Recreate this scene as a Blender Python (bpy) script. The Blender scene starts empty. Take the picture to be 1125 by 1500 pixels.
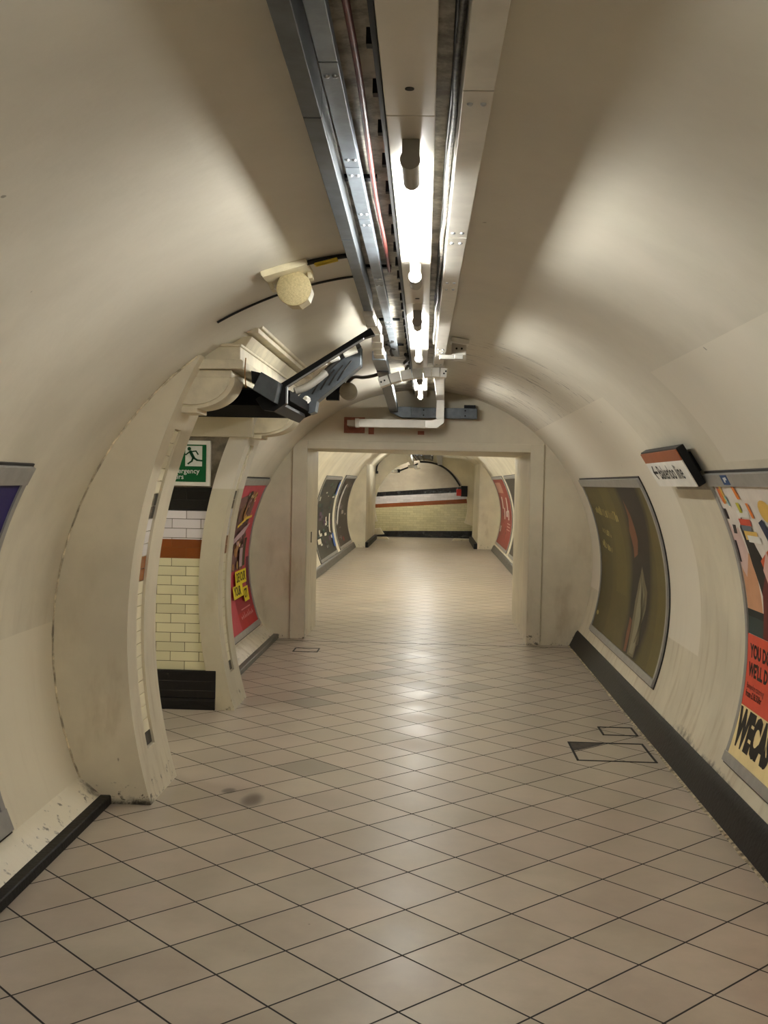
import bpy, bmesh, math, random
from mathutils import Vector, Matrix
random.seed(7)
SC = bpy.context.scene
COL = SC.collection
R2 = math.radians

# ------------------------------------------------------------------ materials
def lin(c):
    return tuple((v/12.92 if v <= .04045 else ((v+.055)/1.055)**2.4) for v in (x/255 for x in c))

def base_mat(name):
    m = bpy.data.materials.new(name); m.use_nodes = True
    nt = m.node_tree; b = nt.nodes['Principled BSDF']
    return m, nt, b

def N(nt, t, **kw):
    n = nt.nodes.new(t)
    for k, v in kw.items():
        if k.startswith('_'):
            n.inputs[k[1:].replace('_', ' ')].default_value = v
        else:
            setattr(n, k, v)
    return n

def math_n(nt, op, a, b=None, clamp=False):
    n = nt.nodes.new('ShaderNodeMath'); n.operation = op; n.use_clamp = clamp
    for i, v in enumerate((a, b)):
        if v is None: continue
        if isinstance(v, (int, float)): n.inputs[i].default_value = v
        else: nt.links.new(v, n.inputs[i])
    return n.outputs[0]

def mixc(nt, fac, a, b, mode='MIX'):
    n = nt.nodes.new('ShaderNodeMix'); n.data_type = 'RGBA'; n.blend_type = mode
    for i, v in ((0, fac), (6, a), (7, b)):
        if isinstance(v, (int, float)): n.inputs[i].default_value = v
        elif isinstance(v, tuple): n.inputs[i].default_value = (*v, 1) if len(v) == 3 else v
        else: nt.links.new(v, n.inputs[i])
    return n.outputs[2]

def smooth(nt, v, lo, hi):
    n = nt.nodes.new('ShaderNodeMapRange'); n.interpolation_type = 'SMOOTHSTEP'
    nt.links.new(v, n.inputs[0]); n.inputs[1].default_value = lo; n.inputs[2].default_value = hi
    return n.outputs[0]

def mk(name, col, rough=.5, metal=0., var=.12, scale=6., bump=0., spec=.5, bscale=None):
    m, nt, b = base_mat(name)
    c = lin(col)
    tc = N(nt, 'ShaderNodeTexCoord')
    no = N(nt, 'ShaderNodeTexNoise', _Scale=scale, _Detail=5., _Roughness=.6)
    nt.links.new(tc.outputs['Object'], no.inputs['Vector'])
    f = smooth(nt, no.outputs['Fac'], .3, .7)
    nt.links.new(mixc(nt, f, tuple(x*(1-var) for x in c), tuple(min(1, x*(1+var)) for x in c)), b.inputs['Base Color'])
    b.inputs['Roughness'].default_value = rough
    b.inputs['Metallic'].default_value = metal
    b.inputs['Specular IOR Level'].default_value = spec
    if bump:
        n2 = N(nt, 'ShaderNodeTexNoise', _Scale=bscale or scale*6, _Detail=3.)
        nt.links.new(tc.outputs['Object'], n2.inputs['Vector'])
        bp = N(nt, 'ShaderNodeBump', _Strength=bump, _Distance=.004)
        nt.links.new(n2.outputs['Fac'], bp.inputs['Height']); nt.links.new(bp.outputs['Normal'], b.inputs['Normal'])
    return m

def emis(name, col, st):
    m, nt, b = base_mat(name)
    b.inputs['Base Color'].default_value = (.8, .8, .8, 1)
    b.inputs['Emission Color'].default_value = (*col, 1)
    b.inputs['Emission Strength'].default_value = st
    return m

def plaster(name, col, clean, clean_mask=None, scuff=1.0, rough=.42, soot=(), crown=False, upper=None):
    """painted plaster: mottled, streaked, with scuffs near the feet and repainted areas with their own edge"""
    m, nt, b = base_mat(name)
    tc = N(nt, 'ShaderNodeTexCoord'); P = tc.outputs['Object']
    sp = N(nt, 'ShaderNodeSeparateXYZ'); nt.links.new(P, sp.inputs[0])
    x, y, z = sp.outputs
    c = lin(col)
    n1 = N(nt, 'ShaderNodeTexNoise', _Scale=1.3, _Detail=6., _Roughness=.62); nt.links.new(P, n1.inputs['Vector'])
    mp = N(nt, 'ShaderNodeMapping'); mp.inputs['Scale'].default_value = (3, 9, 1.1); nt.links.new(P, mp.inputs[0])
    n2 = N(nt, 'ShaderNodeTexNoise', _Scale=1.6, _Detail=6., _Roughness=.6); nt.links.new(mp.outputs[0], n2.inputs['Vector'])
    a = mixc(nt, smooth(nt, n1.outputs['Fac'], .3, .72), tuple(v*.84 for v in c), tuple(v*1.06 for v in c))
    if upper:                           # paler tone towards the top of the vault, feathering down unevenly
        u = tuple(lin(upper))
        a2 = mixc(nt, smooth(nt, n1.outputs['Fac'], .3, .72), tuple(v*.92 for v in u), tuple(v*1.04 for v in u))
        a = mixc(nt, smooth(nt, math_n(nt, 'ADD', z, math_n(nt, 'MULTIPLY', n1.outputs['Fac'], .5)), 1.75, 2.85), a, a2)
    low = smooth(nt, z, 1.6, .5)
    st = math_n(nt, 'MULTIPLY', smooth(nt, n2.outputs['Fac'], .48, .75), low)
    a = mixc(nt, math_n(nt, 'MULTIPLY', st, .5), a, lin((160, 142, 110)))
    if clean_mask:
        msk = clean_mask(nt, x, y, z, n1.outputs['Fac'])
        a = mixc(nt, math_n(nt, 'MULTIPLY', msk, .8), a, lin(clean))
    # scuffs and chipped paint
    n3 = N(nt, 'ShaderNodeTexNoise', _Scale=17., _Detail=5., _Roughness=.7); nt.links.new(P, n3.inputs['Vector'])
    foot = smooth(nt, z, .34, -.02)
    thr = math_n(nt, 'SUBTRACT', n3.outputs['Fac'], math_n(nt, 'MULTIPLY', math_n(nt, 'SUBTRACT', 1., foot), .22))
    sc = math_n(nt, 'MULTIPLY', smooth(nt, thr, .54, .64), .8*scuff)
    a = mixc(nt, sc, a, lin((48, 40, 32)))
    mp2 = N(nt, 'ShaderNodeMapping'); mp2.inputs['Scale'].default_value = (9, 9, 4); nt.links.new(P, mp2.inputs[0])
    n4 = N(nt, 'ShaderNodeTexNoise', _Scale=1.7, _Detail=2.); nt.links.new(mp2.outputs[0], n4.inputs['Vector'])
    sp2 = math_n(nt, 'MULTIPLY', smooth(nt, n4.outputs['Fac'], .775, .80), .6)
    a = mixc(nt, sp2, a, lin((70, 58, 44)))
    for (sy, sz, ry, rz) in soot:      # black soot smears with ragged outlines
        dy = math_n(nt, 'DIVIDE', math_n(nt, 'SUBTRACT', y, sy), ry); dz = math_n(nt, 'DIVIDE', math_n(nt, 'SUBTRACT', z, sz), rz)
        q = math_n(nt, 'ADD', math_n(nt, 'ADD', math_n(nt, 'MULTIPLY', dy, dy), math_n(nt, 'MULTIPLY', dz, dz)), math_n(nt, 'MULTIPLY', math_n(nt, 'ADD', n3.outputs['Fac'], n1.outputs['Fac']), 2.4))
        a = mixc(nt, math_n(nt, 'MULTIPLY', smooth(nt, q, 3.1, 2.0), .85), a, lin((34, 30, 26)))
    if crown:                           # grime on the crown between the trays
        n6 = N(nt, 'ShaderNodeTexNoise', _Scale=7., _Detail=6., _Roughness=.7); nt.links.new(P, n6.inputs['Vector'])
        gx = math_n(nt, 'ABSOLUTE', math_n(nt, 'ADD', math_n(nt, 'ADD', x, .10), math_n(nt, 'MULTIPLY', y, .010)))
        gm = math_n(nt, 'MULTIPLY', smooth(nt, gx, .26, .20), smooth(nt, n6.outputs['Fac'], .36, .62))
        a = mixc(nt, math_n(nt, 'MULTIPLY', gm, .75), a, lin((84, 74, 58)))
        mp3 = N(nt, 'ShaderNodeMapping'); mp3.inputs['Scale'].default_value = (2., 14., 2.); nt.links.new(P, mp3.inputs[0])
        n7 = N(nt, 'ShaderNodeTexNoise', _Scale=1.5, _Detail=5., _Roughness=.7); nt.links.new(mp3.outputs[0], n7.inputs['Vector'])
        pk = math_n(nt, 'MULTIPLY', smooth(nt, n7.outputs['Fac'], .59, .63), math_n(nt, 'MULTIPLY', smooth(nt, y, 6.8, 7.6), smooth(nt, x, .05, .2)))
        a = mixc(nt, math_n(nt, 'MULTIPLY', pk, .8), a, lin((60, 54, 46)))
    nt.links.new(a, b.inputs['Base Color'])
    b.inputs['Roughness'].default_value = rough
    b.inputs['Specular IOR Level'].default_value = .45
    n5 = N(nt, 'ShaderNodeTexNoise', _Scale=9., _Detail=6.); nt.links.new(P, n5.inputs['Vector'])
    bp = N(nt, 'ShaderNodeBump', _Strength=.22, _Distance=.012)
    nt.links.new(n5.outputs['Fac'], bp.inputs['Height']); nt.links.new(bp.outputs['Normal'], b.inputs['Normal'])
    return m

CREAM = (214, 206, 184)
def mask_right(nt, x, y, z, n):
    a = math_n(nt, 'MULTIPLY', smooth(nt, y, 6.985, 7.0), smooth(nt, z, .640, .652))
    b = math_n(nt, 'MULTIPLY', smooth(nt, z, 1.84, 1.845), smooth(nt, y, 5.45, 5.44))
    return math_n(nt, 'MAXIMUM', a, b)
def mask_left(nt, x, y, z, n):
    w = math_n(nt, 'ADD', z, math_n(nt, 'MULTIPLY', n, .02))
    return math_n(nt, 'MULTIPLY', smooth(nt, w, .962, .957), smooth(nt, y, 6., 5.9))
def mask_pier(nt, x, y, z, n):
    return smooth(nt, z, 1.635, 1.642)
M = {}
M['wall_r'] = plaster('painted_vault_right', CREAM, (226, 220, 204), mask_right, upper=(214, 209, 195), soot=((6.75, .15, .42, .10), (6.1, .14, .5, .06), (7.3, .14, .4, .04)))
M['wall_l'] = plaster('painted_vault_left', CREAM, (222, 214, 192), mask_left, soot=((5.58, .08, .09, .07),), upper=(214, 209, 195))
M['ceil'] = plaster('painted_vault_crown', CREAM, CREAM, crown=True, upper=(214, 209, 195))
M['pier'] = plaster('painted_pier', (214, 205, 182), CREAM, scuff=1.1, soot=((5.60, .0, .06, .05), (5.62, .0, .12, .03)))
M['pier_far'] = plaster('painted_pier_patched', (194, 186, 162), (218, 212, 199), mask_pier, scuff=1.0)
M['bulk'] = plaster('painted_bulkhead', (212, 204, 182), CREAM)
M['far'] = plaster('painted_vault_far', (228, 220, 196), CREAM, scuff=.7)
M['dirtyconc'] = mk('dirty_concrete', (130, 122, 108), .8, var=.4, scale=9, bump=.4)
M['corner_dark'] = mk('dark_corner_fill', (62, 56, 46), .8, var=.5, scale=12)
M['mortar'] = mk('ragged_mortar', (150, 138, 114), .85, var=.75, scale=26, bump=.6)
M['dirtyseam'] = mk('dirty_joint', (196, 184, 158), .8, var=.6, scale=14)
M['greyplaster'] = mk('grey_plaster', (165, 155, 138), .7, var=.08, scale=3)
M['redpaint'] = mk('red_brown_paint', (150, 92, 74), .6, var=.25, scale=20)
M['moulding'] = mk('moulding_paint', (216, 207, 182), .5, var=.12, scale=7, bump=.2)
M['black_skirt'] = mk('black_skirting_paint', (12, 12, 12), .5, var=.5, scale=14, bump=.5, bscale=40, spec=.25)
M['grey_skirt'] = mk('dark_grey_skirting_paint', (82, 78, 70), .45, var=.25, scale=6, bump=.3)
M['panel'] = mk('painted_trunking', (206, 201, 190), .34, 0, var=.05, scale=4, spec=.6)
M['galv'] = mk('galvanised_steel', (168, 172, 176), .42, .75, var=.15, scale=14)
M['galv_b'] = mk('bluish_galvanised_steel', (140, 150, 160), .48, .6, var=.16, scale=10)
M['tray_w'] = mk('pale_steel_tray', (205, 202, 194), .36, .35, var=.08, scale=8)
M['darkmetal'] = mk('black_steel', (13, 14, 16), .5, 0, var=.4, scale=9, spec=.25)
M['sootblack'] = mk('soot_black_steel', (9, 9, 10), .85, 0, var=.4, scale=7, spec=.08)
M['greymetal'] = mk('dark_grey_steel', (88, 94, 100), .45, .5, var=.2, scale=12)
M['cable'] = mk('black_cable', (22, 21, 21), .5, var=.3, scale=30)
M['redcable'] = mk('red_brown_cable', (104, 50, 44), .5, var=.3, scale=12)
M['mottle'] = mk('mottled_cable', (88, 84, 78), .6, var=.8, scale=45)
M['white'] = mk('white_plastic', (236, 234, 226), .4, var=.04, scale=10)
M['holder'] = mk('grey_lampholder', (150, 147, 140), .35, .2, var=.06, scale=20)
M['speakerbody'] = mk('cream_speaker_case', (214, 204, 172), .5, var=.08, scale=20)
M['grille'] = mk('cream_speaker_grille', (184, 170, 128), .65, var=.14, scale=140, bump=.5, bscale=400)
M['speakerdark'] = mk('grey_speaker_case', (150, 142, 124), .5, var=.1, scale=20)
M['yellow'] = mk('yellow_tag', (214, 190, 60), .5, var=.1, scale=40)
M['frame'] = mk('aluminium_poster_frame', (158, 157, 153), .42, .35, var=.08, scale=14)
M['gasket'] = mk('black_gasket', (20, 19, 19), .5, var=.2, scale=20)
M['rust'] = mk('rusty_wire', (150, 108, 52), .7, var=.3, scale=60)
M['tube'] = emis('lit_tube', (1., .985, .92), 52.)
M['bluering'] = mk('blue_band', (60, 70, 190), .4, var=.05, scale=30)
M['copper'] = mk('brown_label', (160, 120, 70), .5, var=.2, scale=60)

def tile_brick(name, col, bw=.215, bh=.0705, mortar=(84, 78, 62), rough=.12, axis='xz', z0=0., var=.10, tilt=.35):
    m, nt, b = base_mat(name)
    tc = N(nt, 'ShaderNodeTexCoord')
    sp = N(nt, 'ShaderNodeSeparateXYZ'); nt.links.new(tc.outputs['Object'], sp.inputs[0])
    cb = N(nt, 'ShaderNodeCombineXYZ')
    nt.links.new(sp.outputs[0 if axis == 'xz' else 1], cb.inputs[0])
    nt.links.new(math_n(nt, 'SUBTRACT', sp.outputs[2], z0), cb.inputs[1])
    br = N(nt, 'ShaderNodeTexBrick', _Scale=1., _Mortar_Size=.0022, _Mortar_Smooth=.1, _Brick_Width=bw, _Row_Height=bh)
    nt.links.new(cb.outputs[0], br.inputs['Vector'])
    c = lin(col)
    br.inputs['Color1'].default_value = (*[v*(1-var) for v in c], 1)
    br.inputs['Color2'].default_value = (*[min(1, v*(1+var)) for v in c], 1)
    br.inputs['Mortar'].default_value = (*lin(mortar), 1)
    nt.links.new(br.outputs['Color'], b.inputs['Base Color'])
    b.inputs['Roughness'].default_value = rough
    no = N(nt, 'ShaderNodeTexNoise', _Scale=7., _Detail=2.); nt.links.new(tc.outputs['Object'], no.inputs['Vector'])
    h = math_n(nt, 'SUBTRACT', math_n(nt, 'MULTIPLY', no.outputs['Fac'], tilt), br.outputs['Fac'])
    bp = N(nt, 'ShaderNodeBump', _Strength=.5, _Distance=.006)
    nt.links.new(h, bp.inputs['Height']); nt.links.new(bp.outputs['Normal'], b.inputs['Normal'])
    return m
T_IV, T_BR, T_WH, T_BK = (208, 202, 166), (124, 62, 17), (212, 206, 208), (11, 11, 14)
M['t_iv'] = tile_brick('ivory_glazed_tile', T_IV)
M['t_br'] = tile_brick('brown_glazed_tile', T_BR, mortar=(120, 70, 30))
M['t_wh'] = tile_brick('white_glazed_tile', T_WH)
M['t_bk'] = tile_brick('black_glazed_tile', T_BK, mortar=(28, 28, 29))
M['s_iv'] = mk('ivory_strip_tile', (238, 230, 200), .2, var=.06, scale=5)
M['s_br'] = mk('brown_strip_tile', (152, 84, 30), .2, var=.12, scale=5)
M['s_wh'] = mk('white_strip_tile', (226, 222, 220), .2, var=.04, scale=5)
M['s_bk'] = mk('black_strip_tile', (34, 34, 38), .2, var=.2, scale=5)
for k, c in dict(fiv=(206, 198, 156), fbr=(128, 68, 34), fwh=(205, 200, 200), fbk=(26, 27, 30)).items():
    M[k] = tile_brick('cross_passage_tile_'+k[1:], c, mortar=(150, 142, 112) if k == 'fiv' else tuple(int(v*.8) for v in c), rough=.08, tilt=5.)

def floor_mat():
    m, nt, b = base_mat('diagonal_floor_tiles')
    tc = N(nt, 'ShaderNodeTexCoord'); P = tc.outputs['Object']
    sp = N(nt, 'ShaderNodeSeparateXYZ'); nt.links.new(P, sp.inputs[0])
    x = math_n(nt, 'SUBTRACT', sp.outputs[0], -.2916); y = math_n(nt, 'SUBTRACT', sp.outputs[1], 4.118)
    k = 1/(math.sqrt(2)*.3)
    def d(v):
        f = math_n(nt, 'FRACT', v)
        return math_n(nt, 'MINIMUM', f, math_n(nt, 'SUBTRACT', 1., f))
    a = math_n(nt, 'MULTIPLY', math_n(nt, 'ADD', x, y), k); bb = math_n(nt, 'MULTIPLY', math_n(nt, 'SUBTRACT', y, x), k)
    g = math_n(nt, 'MINIMUM', d(a), d(bb))
    grout = smooth(nt, g, .0155, .0105)
    thr = math_n(nt, 'LESS_THAN', math_n(nt, 'ABSOLUTE', math_n(nt, 'SUBTRACT', sp.outputs[1], 11.60)), .012)
    grout = math_n(nt, 'MAXIMUM', grout, thr)
    at = N(nt, 'ShaderNodeAttribute', attribute_name='tint')
    hue = N(nt, 'ShaderNodeAttribute', attribute_name='warm')
    base = mixc(nt, hue.outputs['Fac'], lin((166, 156, 139)), lin((169, 156, 141)))
    n1 = N(nt, 'ShaderNodeTexNoise', _Scale=2.2, _Detail=7., _Roughness=.65); nt.links.new(P, n1.inputs['Vector'])
    base = mixc(nt, 1., base, mixc(nt, smooth(nt, n1.outputs['Fac'], .3, .7), (.86, .85, .84), (1.08, 1.08, 1.07)), 'MULTIPLY')
    sc = N(nt, 'ShaderNodeVectorMath', operation='SCALE'); nt.links.new(base, sc.inputs[0]); nt.links.new(at.outputs['Fac'], sc.inputs['Scale'])
    n2 = N(nt, 'ShaderNodeTexNoise', _Scale=24., _Detail=2.); nt.links.new(P, n2.inputs['Vector'])
    sp_ = math_n(nt, 'MULTIPLY', smooth(nt, n2.outputs['Fac'], .79, .81), .75)
    c = mixc(nt, sp_, sc.outputs[0], lin((45, 38, 32)))
    # two smeared stains beside the near pier
    for (sx, sy, rx, ry) in ((-.935, 5.75, .075, .17), (-1.09, 5.91, .05, .07), (.02, 8.75, .10, .16), (.20, 8.72, .06, .1)):
        dx = math_n(nt, 'DIVIDE', math_n(nt, 'SUBTRACT', sp.outputs[0], sx), rx); dy = math_n(nt, 'DIVIDE', math_n(nt, 'SUBTRACT', sp.outputs[1], sy), ry)
        r = math_n(nt, 'ADD', math_n(nt, 'MULTIPLY', dx, dx), math_n(nt, 'MULTIPLY', dy, dy))
        r = math_n(nt, 'ADD', r, math_n(nt, 'MULTIPLY', n1.outputs['Fac'], .8))
        c = mixc(nt, math_n(nt, 'MULTIPLY', smooth(nt, r, 1.3, .4), .8 if sx < 0 else .35), c, lin((62, 55, 46)))
    c = mixc(nt, grout, c, lin((26, 22, 20)))
    nt.links.new(c, b.inputs['Base Color'])
    rg = mixc(nt, smooth(nt, n1.outputs['Fac'], .3, .7), (.29,)*3, (.42,)*3)
    rg = mixc(nt, grout, rg, (.8,)*3)
    nt.links.new(rg, b.inputs['Roughness'])
    b.inputs['Specular IOR Level'].default_value = .42
    bp = N(nt, 'ShaderNodeBump', _Strength=.35, _Distance=.003)
    nt.links.new(math_n(nt, 'SUBTRACT', 1., grout), bp.inputs['Height']); nt.links.new(bp.outputs['Normal'], b.inputs['Normal'])
    return m
M['floor'] = floor_mat()

# ------------------------------------------------------------------ mesh helpers
class MB:
    def __init__(s): s.v = []; s.f = []; s.mi = []
    def add(s, vs, fs, mi=0):
        o = len(s.v); s.v += [tuple(p) for p in vs]
        for f in fs: s.f.append(tuple(i+o for i in f)); s.mi.append(mi)
        return s
    def box(s, a, b, mi=0, mat=None):
        x0, y0, z0 = a; x1, y1, z1 = b
        v = [Vector(p) for p in ((x0,y0,z0),(x1,y0,z0),(x1,y1,z0),(x0,y1,z0),(x0,y0,z1),(x1,y0,z1),(x1,y1,z1),(x0,y1,z1))]
        if mat is not None: v = [mat @ p for p in v]
        return s.add(v, [(0,3,2,1),(4,5,6,7),(0,1,5,4),(1,2,6,5),(2,3,7,6),(3,0,4,7)], mi)
    def prism(s, prof, y0, y1, mi=0, fy=None):
        """extrude an (x,z) outline along Y; fy(x) gives a varying far end"""
        n = len(prof)
        v = [(x, y0, z) for x, z in prof] + [(x, fy(x) if fy else y1, z) for x, z in prof]
        fs = [tuple(range(n)), tuple(range(2*n-1, n-1, -1))]
        fs += [(i, i+n, (i+1) % n+n, (i+1) % n) for i in range(n)]
        return s.add(v, fs, mi)
    def bar(s, p, q, w, h, mi=0, up=(0, 0, 1), sx=0.):
        p, q = Vector(p), Vector(q); d = (q-p); L = d.length; d.normalize()
        u = Vector(up); r = d.cross(u).normalized(); u = r.cross(d).normalized()
        mt = Matrix((( r.x, d.x, u.x, p.x), (r.y, d.y, u.y, p.y), (r.z, d.z, u.z, p.z), (0, 0, 0, 1)))
        return s.box((-w/2, 0, -h/2), (w/2, L, h/2), mi, mt)
    def tube(s, pts, r, n=8, mi=0, cap=True):
        pts = [Vector(p) for p in pts]; rings = []
        up = Vector((0, 0, 1)); prev = None
        for i, p in enumerate(pts):
            d = (pts[min(i+1, len(pts)-1)]-pts[max(i-1, 0)]).normalized()
            if prev is None:
                a = d.cross(up) if abs(d.dot(up)) < .95 else d.cross(Vector((1, 0, 0)))
                a.normalize()
            else:
                a = (prev-d*prev.dot(d)).normalized()
            prev = a; b = d.cross(a)
            rr = r[i] if isinstance(r, (list, tuple)) else r
            rings.append([p+(a*math.cos(t*2*math.pi/n)+b*math.sin(t*2*math.pi/n))*rr for t in range(n)])
        vs = [q for R in rings for q in R]; fs = []
        for i in range(len(pts)-1):
            for t in range(n):
                u = (t+1) % n
                fs.append((i*n+t, i*n+u, (i+1)*n+u, (i+1)*n+t))
        if cap:
            fs.append(tuple(range(n-1, -1, -1))); fs.append(tuple((len(pts)-1)*n+t for t in range(n)))
        return s.add(vs, fs, mi)
    def build(s, name, mats, parent=None, smooth_angle=None, bevel=0.):
        me = bpy.data.meshes.new(name)
        me.from_pydata(s.v, [], s.f)
        if not isinstance(mats, (list, tuple)): mats = [mats]
        for m in mats: me.materials.append(m)
        me.polygons.foreach_set('material_index', s.mi)
        bm = bmesh.new(); bm.from_mesh(me)
        bmesh.ops.recalc_face_normals(bm, faces=bm.faces)
        bm.to_mesh(me); bm.free()
        if smooth_angle:
            me.polygons.foreach_set('use_smooth', [True]*len(me.polygons))
            bm = bmesh.new(); bm.from_mesh(me)
            for e in bm.edges:
                e.smooth = not (len(e.link_faces) == 2 and e.calc_face_angle(0) > R2(smooth_angle))
            bm.to_mesh(me); bm.free()
        me.update()
        o = bpy.data.objects.new(name, me); COL.objects.link(o)
        if parent: o.parent = parent; o.matrix_parent_inverse = parent.matrix_world.inverted() if False else Matrix.Translation(-Vector(parent.location))
        if bevel:
            md = o.modifiers.new('edge', 'BEVEL'); md.width = bevel; md.segments = 2; md.limit_method = 'ANGLE'
        return o

def tag(o, label, cat, group=None):
    o['label'] = label; o['category'] = cat
    if group: o['group'] = group
    return o
def thing(name, loc, label, cat, group=None):
    o = bpy.data.objects.new(name, None); COL.objects.link(o); o.location = loc
    o.empty_display_size = .1
    return tag(o, label, cat, group)
def struct(o, label=None):
    o['kind'] = 'structure'
    if label: o['label'] = label
    return o

# tunnel cross sections: (centre x, centre z, radius)
T1 = (-.134, .866, 1.842)
T2 = (-.25, .90, 2.0)
def vp(T, th, y, off=0.):
    a = R2(th); r = T[2]-off
    return Vector((T[0]+r*math.cos(a), y, T[1]+r*math.sin(a)))
def vx(T, z, side):
    return T[0]+side*math.sqrt(max(0, T[2]**2-(z-T[1])**2))
def vz(T, x): return T[1]+math.sqrt(T[2]**2-(x-T[0])**2)

def shell(name, T, a0, a1, spans, mat, step=1.5, label=None, ystep=.6):
    n = max(1, round((a1-a0)/step)); vs = []; fs = []; nr = []
    for (y0, y1) in spans:
        k = max(1, round((y1-y0)/ystep)); o = len(vs)
        for j in range(k+1):
            y = y0+(y1-y0)*j/k
            for i in range(n+1):
                th = a0+(a1-a0)*i/n
                vs.append(vp(T, th, y)); nr.append((-math.cos(R2(th)), 0, -math.sin(R2(th))))
        for j in range(k):
            for i in range(n):
                p = o+j*(n+1)+i
                fs.append((p, p+n+1, p+n+2, p+1))
    me = bpy.data.meshes.new(name); me.from_pydata(vs, [], fs)
    f = me.polygons[0]
    if f.normal.dot(Vector(nr[f.vertices[0]])) < 0: me.flip_normals()
    me.materials.append(mat)
    me.polygons.foreach_set('use_smooth', [True]*len(me.polygons))
    me.normals_split_custom_set_from_vertices(nr)
    o = bpy.data.objects.new(name, me); COL.objects.link(o)
    return struct(o, label)

# ------------------------------------------------------------------ setting: floor
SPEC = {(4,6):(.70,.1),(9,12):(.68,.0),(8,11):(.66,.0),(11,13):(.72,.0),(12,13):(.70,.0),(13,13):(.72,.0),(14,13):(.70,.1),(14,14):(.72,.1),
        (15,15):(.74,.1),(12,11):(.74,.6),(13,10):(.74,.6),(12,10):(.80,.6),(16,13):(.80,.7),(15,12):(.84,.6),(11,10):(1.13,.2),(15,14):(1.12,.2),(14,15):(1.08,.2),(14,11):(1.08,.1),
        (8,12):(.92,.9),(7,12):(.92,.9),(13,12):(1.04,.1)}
def make_floor(name, x0, x1, y0, y1, label):
    bm = bmesh.new(); tl = bm.faces.layers.float.new('tint'); wl = bm.faces.layers.float.new('warm')
    s = .3; q = math.sqrt(.5)
    for a in range(-40, 130):
        for b in range(-40, 130):
            cx = -.2916+(a+.5-(b+.5))*s*q; cy = 4.118+(a+.5+b+.5)*s*q
            if not (x0-.3 < cx < x1+.3 and y0-.3 < cy < y1+.3): continue
            c = [(-.2916+(u-w)*s*q, 4.118+(u+w)*s*q, 0) for u, w in ((a, b), (a+1, b), (a+1, b+1), (a, b+1))]
            f = bm.faces.new([bm.verts.new(p) for p in c])
            rr = random.Random(a*1009+b*31)
            t = 1+rr.uniform(-.06, .06); w = rr.random()
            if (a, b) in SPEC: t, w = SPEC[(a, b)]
            f[tl] = t; f[wl] = w
    bmesh.ops.remove_doubles(bm, verts=bm.verts, dist=1e-5)
    for co, no in (((x0,0,0),(-1,0,0)), ((x1,0,0),(1,0,0)), ((0,y0,0),(0,-1,0)), ((0,y1,0),(0,1,0))):
        bmesh.ops.bisect_plane(bm, geom=bm.verts[:]+bm.edges[:]+bm.faces[:], plane_co=co, plane_no=no, clear_outer=True)
    bmesh.ops.recalc_face_normals(bm, faces=bm.faces)
    if bm.faces[:] and bm.faces[:][0].normal.z < 0: bmesh.ops.reverse_faces(bm, faces=bm.faces)
    me = bpy.data.meshes.new(name); bm.to_mesh(me); bm.free(); me.materials.append(M['floor'])
    o = bpy.data.objects.new(name, me); COL.objects.link(o); return struct(o, label)
make_floor('floor', -1.80, 1.52, -6.5, 12.4, 'beige square floor tiles laid diagonally through the tunnel')
make_floor('floor_side_passage', -4.4, -1.80, 6.05, 8.2, 'same beige floor tiles running into the left side passage')
make_floor('floor_far', -2.2, 1.7, 12.4, 36.3, 'shiny beige floor tiles beyond the square doorway')

# ------------------------------------------------------------------ setting: vaults
YB = 11.75
shell('wall_right', T1, -28.2, 50, [(-6.5, YB+.05)], M['wall_r'], label='right curved cream tunnel wall')
shell('wall_left', T1, 135, 208.2, [(-6.5, 5.9), (8.28, YB+.05)], M['wall_l'], label='left curved cream tunnel wall broken by the side passage')
shell('ceiling', T1, 50, 135, [(-6.5, YB+.05)], M['ceil'], label='cream vaulted tunnel crown behind the trays')
shell('wall_far_right', T2, -27, 50, [(12.6, 33.2)], M['far'], label='right curved wall beyond the doorway')
shell('wall_far_left', T2, 130, 207, [(12.6, 33.2)], M['far'], label='left curved wall beyond the doorway')
shell('ceiling_far', T2, 50, 130, [(12.6, 33.2)], M['far'], label='vaulted crown beyond the doorway')
b = MB(); b.box((-2.4, -6.75, -.05), (2.2, -6.5, 3.0)); struct(b.build('wall_back', M['bulk']))

# bulkhead with the square doorway
DX0, DX1, DZ = -1.372, 1.02, 2.06
yb = lambda x: 12.85+(x-DX0)*.46
b = MB()
def arcpts(T, z0, z1, side, n=18):
    return [(vx(T, z0+(z1-z0)*i/n, side), z0+(z1-z0)*i/n) for i in range(n+1)]
zl = vz(T1, DX0); zr = vz(T1, DX1)
OUT = (T1[0], T1[1], T1[2]+.06)
b.prism([(DX0, 0)]+[(DX0, DZ)]+arcpts(OUT, DZ, 0., -1), YB, 0, fy=yb)
b.prism([(DX1, 0)]+arcpts(OUT, 0., DZ, 1)+[(DX1, DZ)], YB, 0, fy=yb)
top = []
xl, xr = vx(OUT, DZ, -1), vx(OUT, DZ, 1)
t0 = math.acos((xr-OUT[0])/OUT[2]); t1 = math.acos((xl-OUT[0])/OUT[2])
for i in range(41):
    t = t0+(t1-t0)*i/40; top.append((OUT[0]+OUT[2]*math.cos(t), OUT[1]+OUT[2]*math.sin(t)))
b.prism([(DX0, DZ), (DX1, DZ)]+top, YB, 0, fy=yb)
for (xa, xb, za, zb) in ((-.985, -.76, 2.235, 2.405), (-.72, -.66, 2.225, 2.30), (-.19, -.12, 2.23, 2.27)):
    b.box((xa, YB-.003, za), (xb, YB+.01, zb), 1)
o = b.build('wall_bulkhead', [M['bulk'], M['redpaint']]); struct(o, 'cream bulkhead wall closing the tunnel round the square doorway')
b = MB()
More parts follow.
